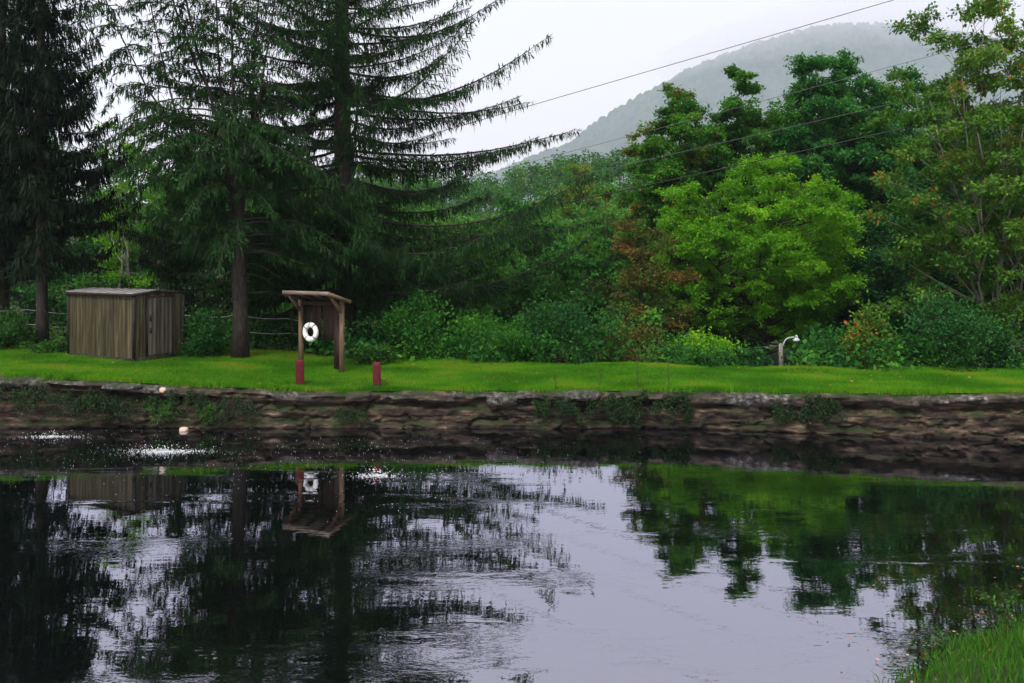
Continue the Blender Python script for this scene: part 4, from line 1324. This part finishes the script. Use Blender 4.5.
def stone(name, label, loc, size, seed, mat, cat='stone'):
    R = np.random.default_rng(seed)
    A, B = 22, 12
    u, w_ = np.meshgrid(np.linspace(0, 2 * np.pi, A, endpoint=False), np.linspace(-np.pi / 2, np.pi / 2, B), indexing='ij')
    d = np.stack([np.cos(u) * np.cos(w_), np.sin(u) * np.cos(w_), np.sin(w_)], -1)
    d = np.sign(d) * np.abs(d) ** .75
    k = 1 + .25 * (fbm(d[..., 0] * 2 + seed, d[..., 1] * 2 + d[..., 2] * 3, seed, 3) - .5)
    V = (d * k[..., None] * np.array(size) / 2).reshape(-1, 3)
    i, j = np.arange(A)[:, None], np.arange(B - 1)[None]
    g = Geo(); g.add(V, np.stack([i * B + j, ((i + 1) % A) * B + j, ((i + 1) % A) * B + j + 1, i * B + j + 1], -1).reshape(-1, 4), tint=1.0)
    o = g.build(name, M[mat], smooth=True)
    o.location = loc
    return tag(o, label, cat)


xs_, ys_, zs_ = P(583, 394, 25.25)
stone('capstone', 'rounded pale grey capstone jutting above the middle of the wall', (xs_, ys_, zs_ - .03), (1.0, .55, .30), 3, 'rock')
xs_, ys_, zs_ = P(118, 386, 25.2)
stone('capstone', 'flat long grey capstone on the wall in front of the shed', (xs_ + .1, ys_, zs_ - .02), (1.15, .5, .16), 4, 'rock')
M['pale_stone'] = noise_mat('pale_tan_stone', [(0.3, (.35, .26, .19)), (0.7, (.58, .46, .36))], nscale=6, rough=.8)
xs_, ys_, zs_ = P(163, 390, 25.1)
stone('capstone', 'small whitish stone lying on the wall top left of the red posts', (xs_, ys_, zs_ - .0), (.18, .16, .14), 5, 'pale_stone')
stone('floating_stone', 'small pale tan rock poking out of the pond below the left wall', ((185 - 512) * 25.0 / F, 24.9, .03), (.24, .2, .15), 6, 'pale_stone')

# bubbling patches and drops on the pond
M['foam'] = solid('white_water_foam', (.55, .57, .60), .25, .5)
R = np.random.default_rng(301)


def foam(label, px, py, wpx, hpx, n, seed):
    R = np.random.default_rng(seed)
    Y = CZ * F / (py - H0)
    x_ = (px - 512) * Y / F
    rx_ = wpx / 2 * Y / F
    ry_ = hpx / 2 * Y * Y / (CZ * F)
    a = R.uniform(0, 6.28, n); r = np.abs(R.normal(0, .55, n))
    st_ = np.sin(a * 3 + seed) * .12
    pos = np.stack([np.cos(a) * (r + st_) * rx_, np.sin(a) * (r + st_) * ry_, np.where(R.uniform(0, 1, n) < .12, R.uniform(.02, .16, n), R.uniform(0, .012, n))], 1)
    g = Geo(); g.dots(pos, R.uniform(.004, .018, n) * (1.2 - np.clip(r, 0, 1)) + .003)
    o = g.build('foam_patch', M['foam'])
    o.location = (x_, Y, .004)
    return tag(o, label, 'foam')


foam('widest white bubbling foam patch on the pond right of the shed reflection', 165, 452, 118, 8, 800, 1)
foam('thin white bubbling foam streak on the pond at the far left', 52, 437, 90, 5, 240, 2)
foam('white bubbling foam patch on the pond below the right red post', 378, 476, 70, 7, 300, 3)
n = 650
px_ = np.clip(np.concatenate([R.normal(150, 110, n // 2), R.normal(380, 110, n - n // 2)]), -60, 640)
py_ = 430 + np.abs(R.normal(0, 34, n)) + np.where(px_ > 260, 8, 0)
Yd = CZ * F / (py_ - H0)
g = Geo(); g.dots(np.stack([(px_ - 512) * Yd / F, Yd, R.uniform(.0, .012, n)], 1), R.uniform(.003, .0085, n))
tag(g.build('water_drops', M['foam']), kind='stuff')

# weeds and fallen leaves on the near bank
M['fallen'] = leaf_mat('fallen_leaves', [(0.0, (.12, .08, .04)), (.4, (.30, .17, .03)), (.7, (.42, .10, .05)), (1.0, (.36, .33, .28))], trans=.15)
n = 110
x = R.uniform(3.6, 9.5, n)
y = bank_edge(x) + R.normal(.15, .55, n)
z = np.maximum(bank_z(x, y), 0) + R.uniform(.012, .05, n)
g = Geo(); L_ = R.uniform(.025, .065, n)
g.leaves(np.stack([x, y, z], 1), np.concatenate([R.normal(size=(n, 2)), R.normal(0, .15, (n, 1))], 1), R.normal(0, .2, (n, 3)) + np.array([0, 0, 1.]), L_, L_ * .7, R.uniform(0, 1, n))
tag(g.build('fallen_leaves', M['fallen']), kind='stuff')
bw = [('wispy weed with small leaves leaning over the water at the left bank tip', 925, 10.3, .5, 'weed'), ('leafy weed with curled stems beside the wispy weed', 945, 10.9, .42, 'weedgreen'),
      ('tall bent grass weed at the right picture edge', 1012, 11.4, .8, 'weedgreen'), ('slim weed with pale flower heads behind the bank grass', 992, 11.7, .45, 'weed')]
for k, (lab, px, Y, h_, mt) in enumerate(bw):
    R2 = np.random.default_rng(400 + k)
    x_ = (px - 512) * Y / F
    root = thing('bank_weed', lab, 'weed', (x_, Y, max(-.02, float(bank_z(np.array([x_]), np.array([Y]))[0]))))
    st, fo = Geo(), Geo()
    for q_ in range(5):
        e = np.array([R2.normal(-.12, .16), R2.normal(0, .12), h_ * R2.uniform(.55, 1)])
        p = bez(np.array([R2.normal(0, .05), R2.normal(0, .05), -.05]), np.array([0, 0, h_ * .6]), e, 8)
        st.tube(p, np.linspace(.006, .0025, 8), 4)
        m = 22
        t_ = R2.uniform(.2, 1, m)
        q = np.stack([np.interp(t_, np.linspace(0, 1, 8), p[:, i_]) for i_ in range(3)], -1)
        fo.leaves(q, R2.normal(size=(m, 3)), R2.normal(0, .4, (m, 3)) + np.array([0, 0, 1.]), R2.uniform(.04, .10, m), .03, np.clip(R2.normal(.5, .25, m), 0, 1))
    st.build('stem', M['stem'], root); fo.build('foliage', M[mt], root)

# a few fallen leaves lying on the lawn
n = 170
x = R.uniform(-17, 15, n)
y = yw(x) + .2 + R.uniform(0, 1, n) * (crest_y(x) - yw(x))
g = Geo(); L_ = R.uniform(.05, .11, n)
g.leaves(np.stack([x, y, ground_z(x, y) + .05], 1), np.concatenate([R.normal(size=(n, 2)), R.normal(0, .2, (n, 1))], 1), R.normal(0, .3, (n, 3)) + np.array([0, 0, 1.]), L_, L_ * .7, R.uniform(0, .6, n))
tag(g.build('lawn_leaves', M['fallen']), kind='stuff')

# ------------------------------------------------------------------ mist on the summit
m = bpy.data.materials.new('mist'); m.use_nodes = True
N, L = m.node_tree.nodes, m.node_tree.links
N.remove(N['Principled BSDF'])
pv = N.new('ShaderNodeVolumePrincipled')
pv.inputs['Color'].default_value = (.97, .95, 1.0, 1)
pv.inputs['Density'].default_value = 0.0008
L.new(pv.outputs[0], N['Material Output'].inputs['Volume'])
A, B = 48, 24
u, w_ = np.meshgrid(np.linspace(0, 2 * np.pi, A, endpoint=False), np.linspace(-np.pi / 2 + .02, np.pi / 2 - .02, B), indexing='ij')
k = 1 + .15 * (fbm(np.cos(u) * 2 + 9, np.sin(w_) * 2 + np.sin(u) * 2, 501, 3) - .5)
V = np.stack([np.cos(u) * np.cos(w_) * 1400 * k, np.sin(u) * np.cos(w_) * 620 * k, np.sin(w_) * 250 * k], -1).reshape(-1, 3)
ta = -.16
V = V @ np.array([[math.cos(ta), 0, math.sin(ta)], [0, 1, 0], [-math.sin(ta), 0, math.cos(ta)]]).T
V[:, 2] = V[:, 2] * 1.0
i, j = np.arange(A)[:, None], np.arange(B - 1)[None]
g = Geo(); g.add(V, np.stack([i * B + j, ((i + 1) % A) * B + j, ((i + 1) % A) * B + j + 1, i * B + j + 1], -1).reshape(-1, 4))
cap0, cap1 = np.arange(A) * B, np.arange(A) * B + B - 1
g.add(np.vstack([V[cap0], V[cap0].mean(0)]), T=[((q + 1) % A, q, A) for q in range(A)])
g.add(np.vstack([V[cap1], V[cap1].mean(0)]), T=[(q, (q + 1) % A, A) for q in range(A)])
o = g.build('mist', m, smooth=True)
o.location = ((862 - 512) * 5500 / F, 5400, CZ + (H0 - 38) * 5500 / F)
tag(o, kind='stuff')

# ------------------------------------------------------------------ haze
m = bpy.data.materials.new('haze'); m.use_nodes = True
N, L = m.node_tree.nodes, m.node_tree.links
N.remove(N['Principled BSDF'])
pv = N.new('ShaderNodeVolumePrincipled')
pv.inputs['Color'].default_value = (.75, .83, 1.0, 1)
pv.inputs['Density'].default_value = 0.00013
pv.inputs['Anisotropy'].default_value = 0.0
L.new(pv.outputs[0], N['Material Output'].inputs['Volume'])
g = Geo(); g.box((1500, 3360, 930), (11000, 6850, 1880))
tag(g.build('haze', m), kind='stuff')
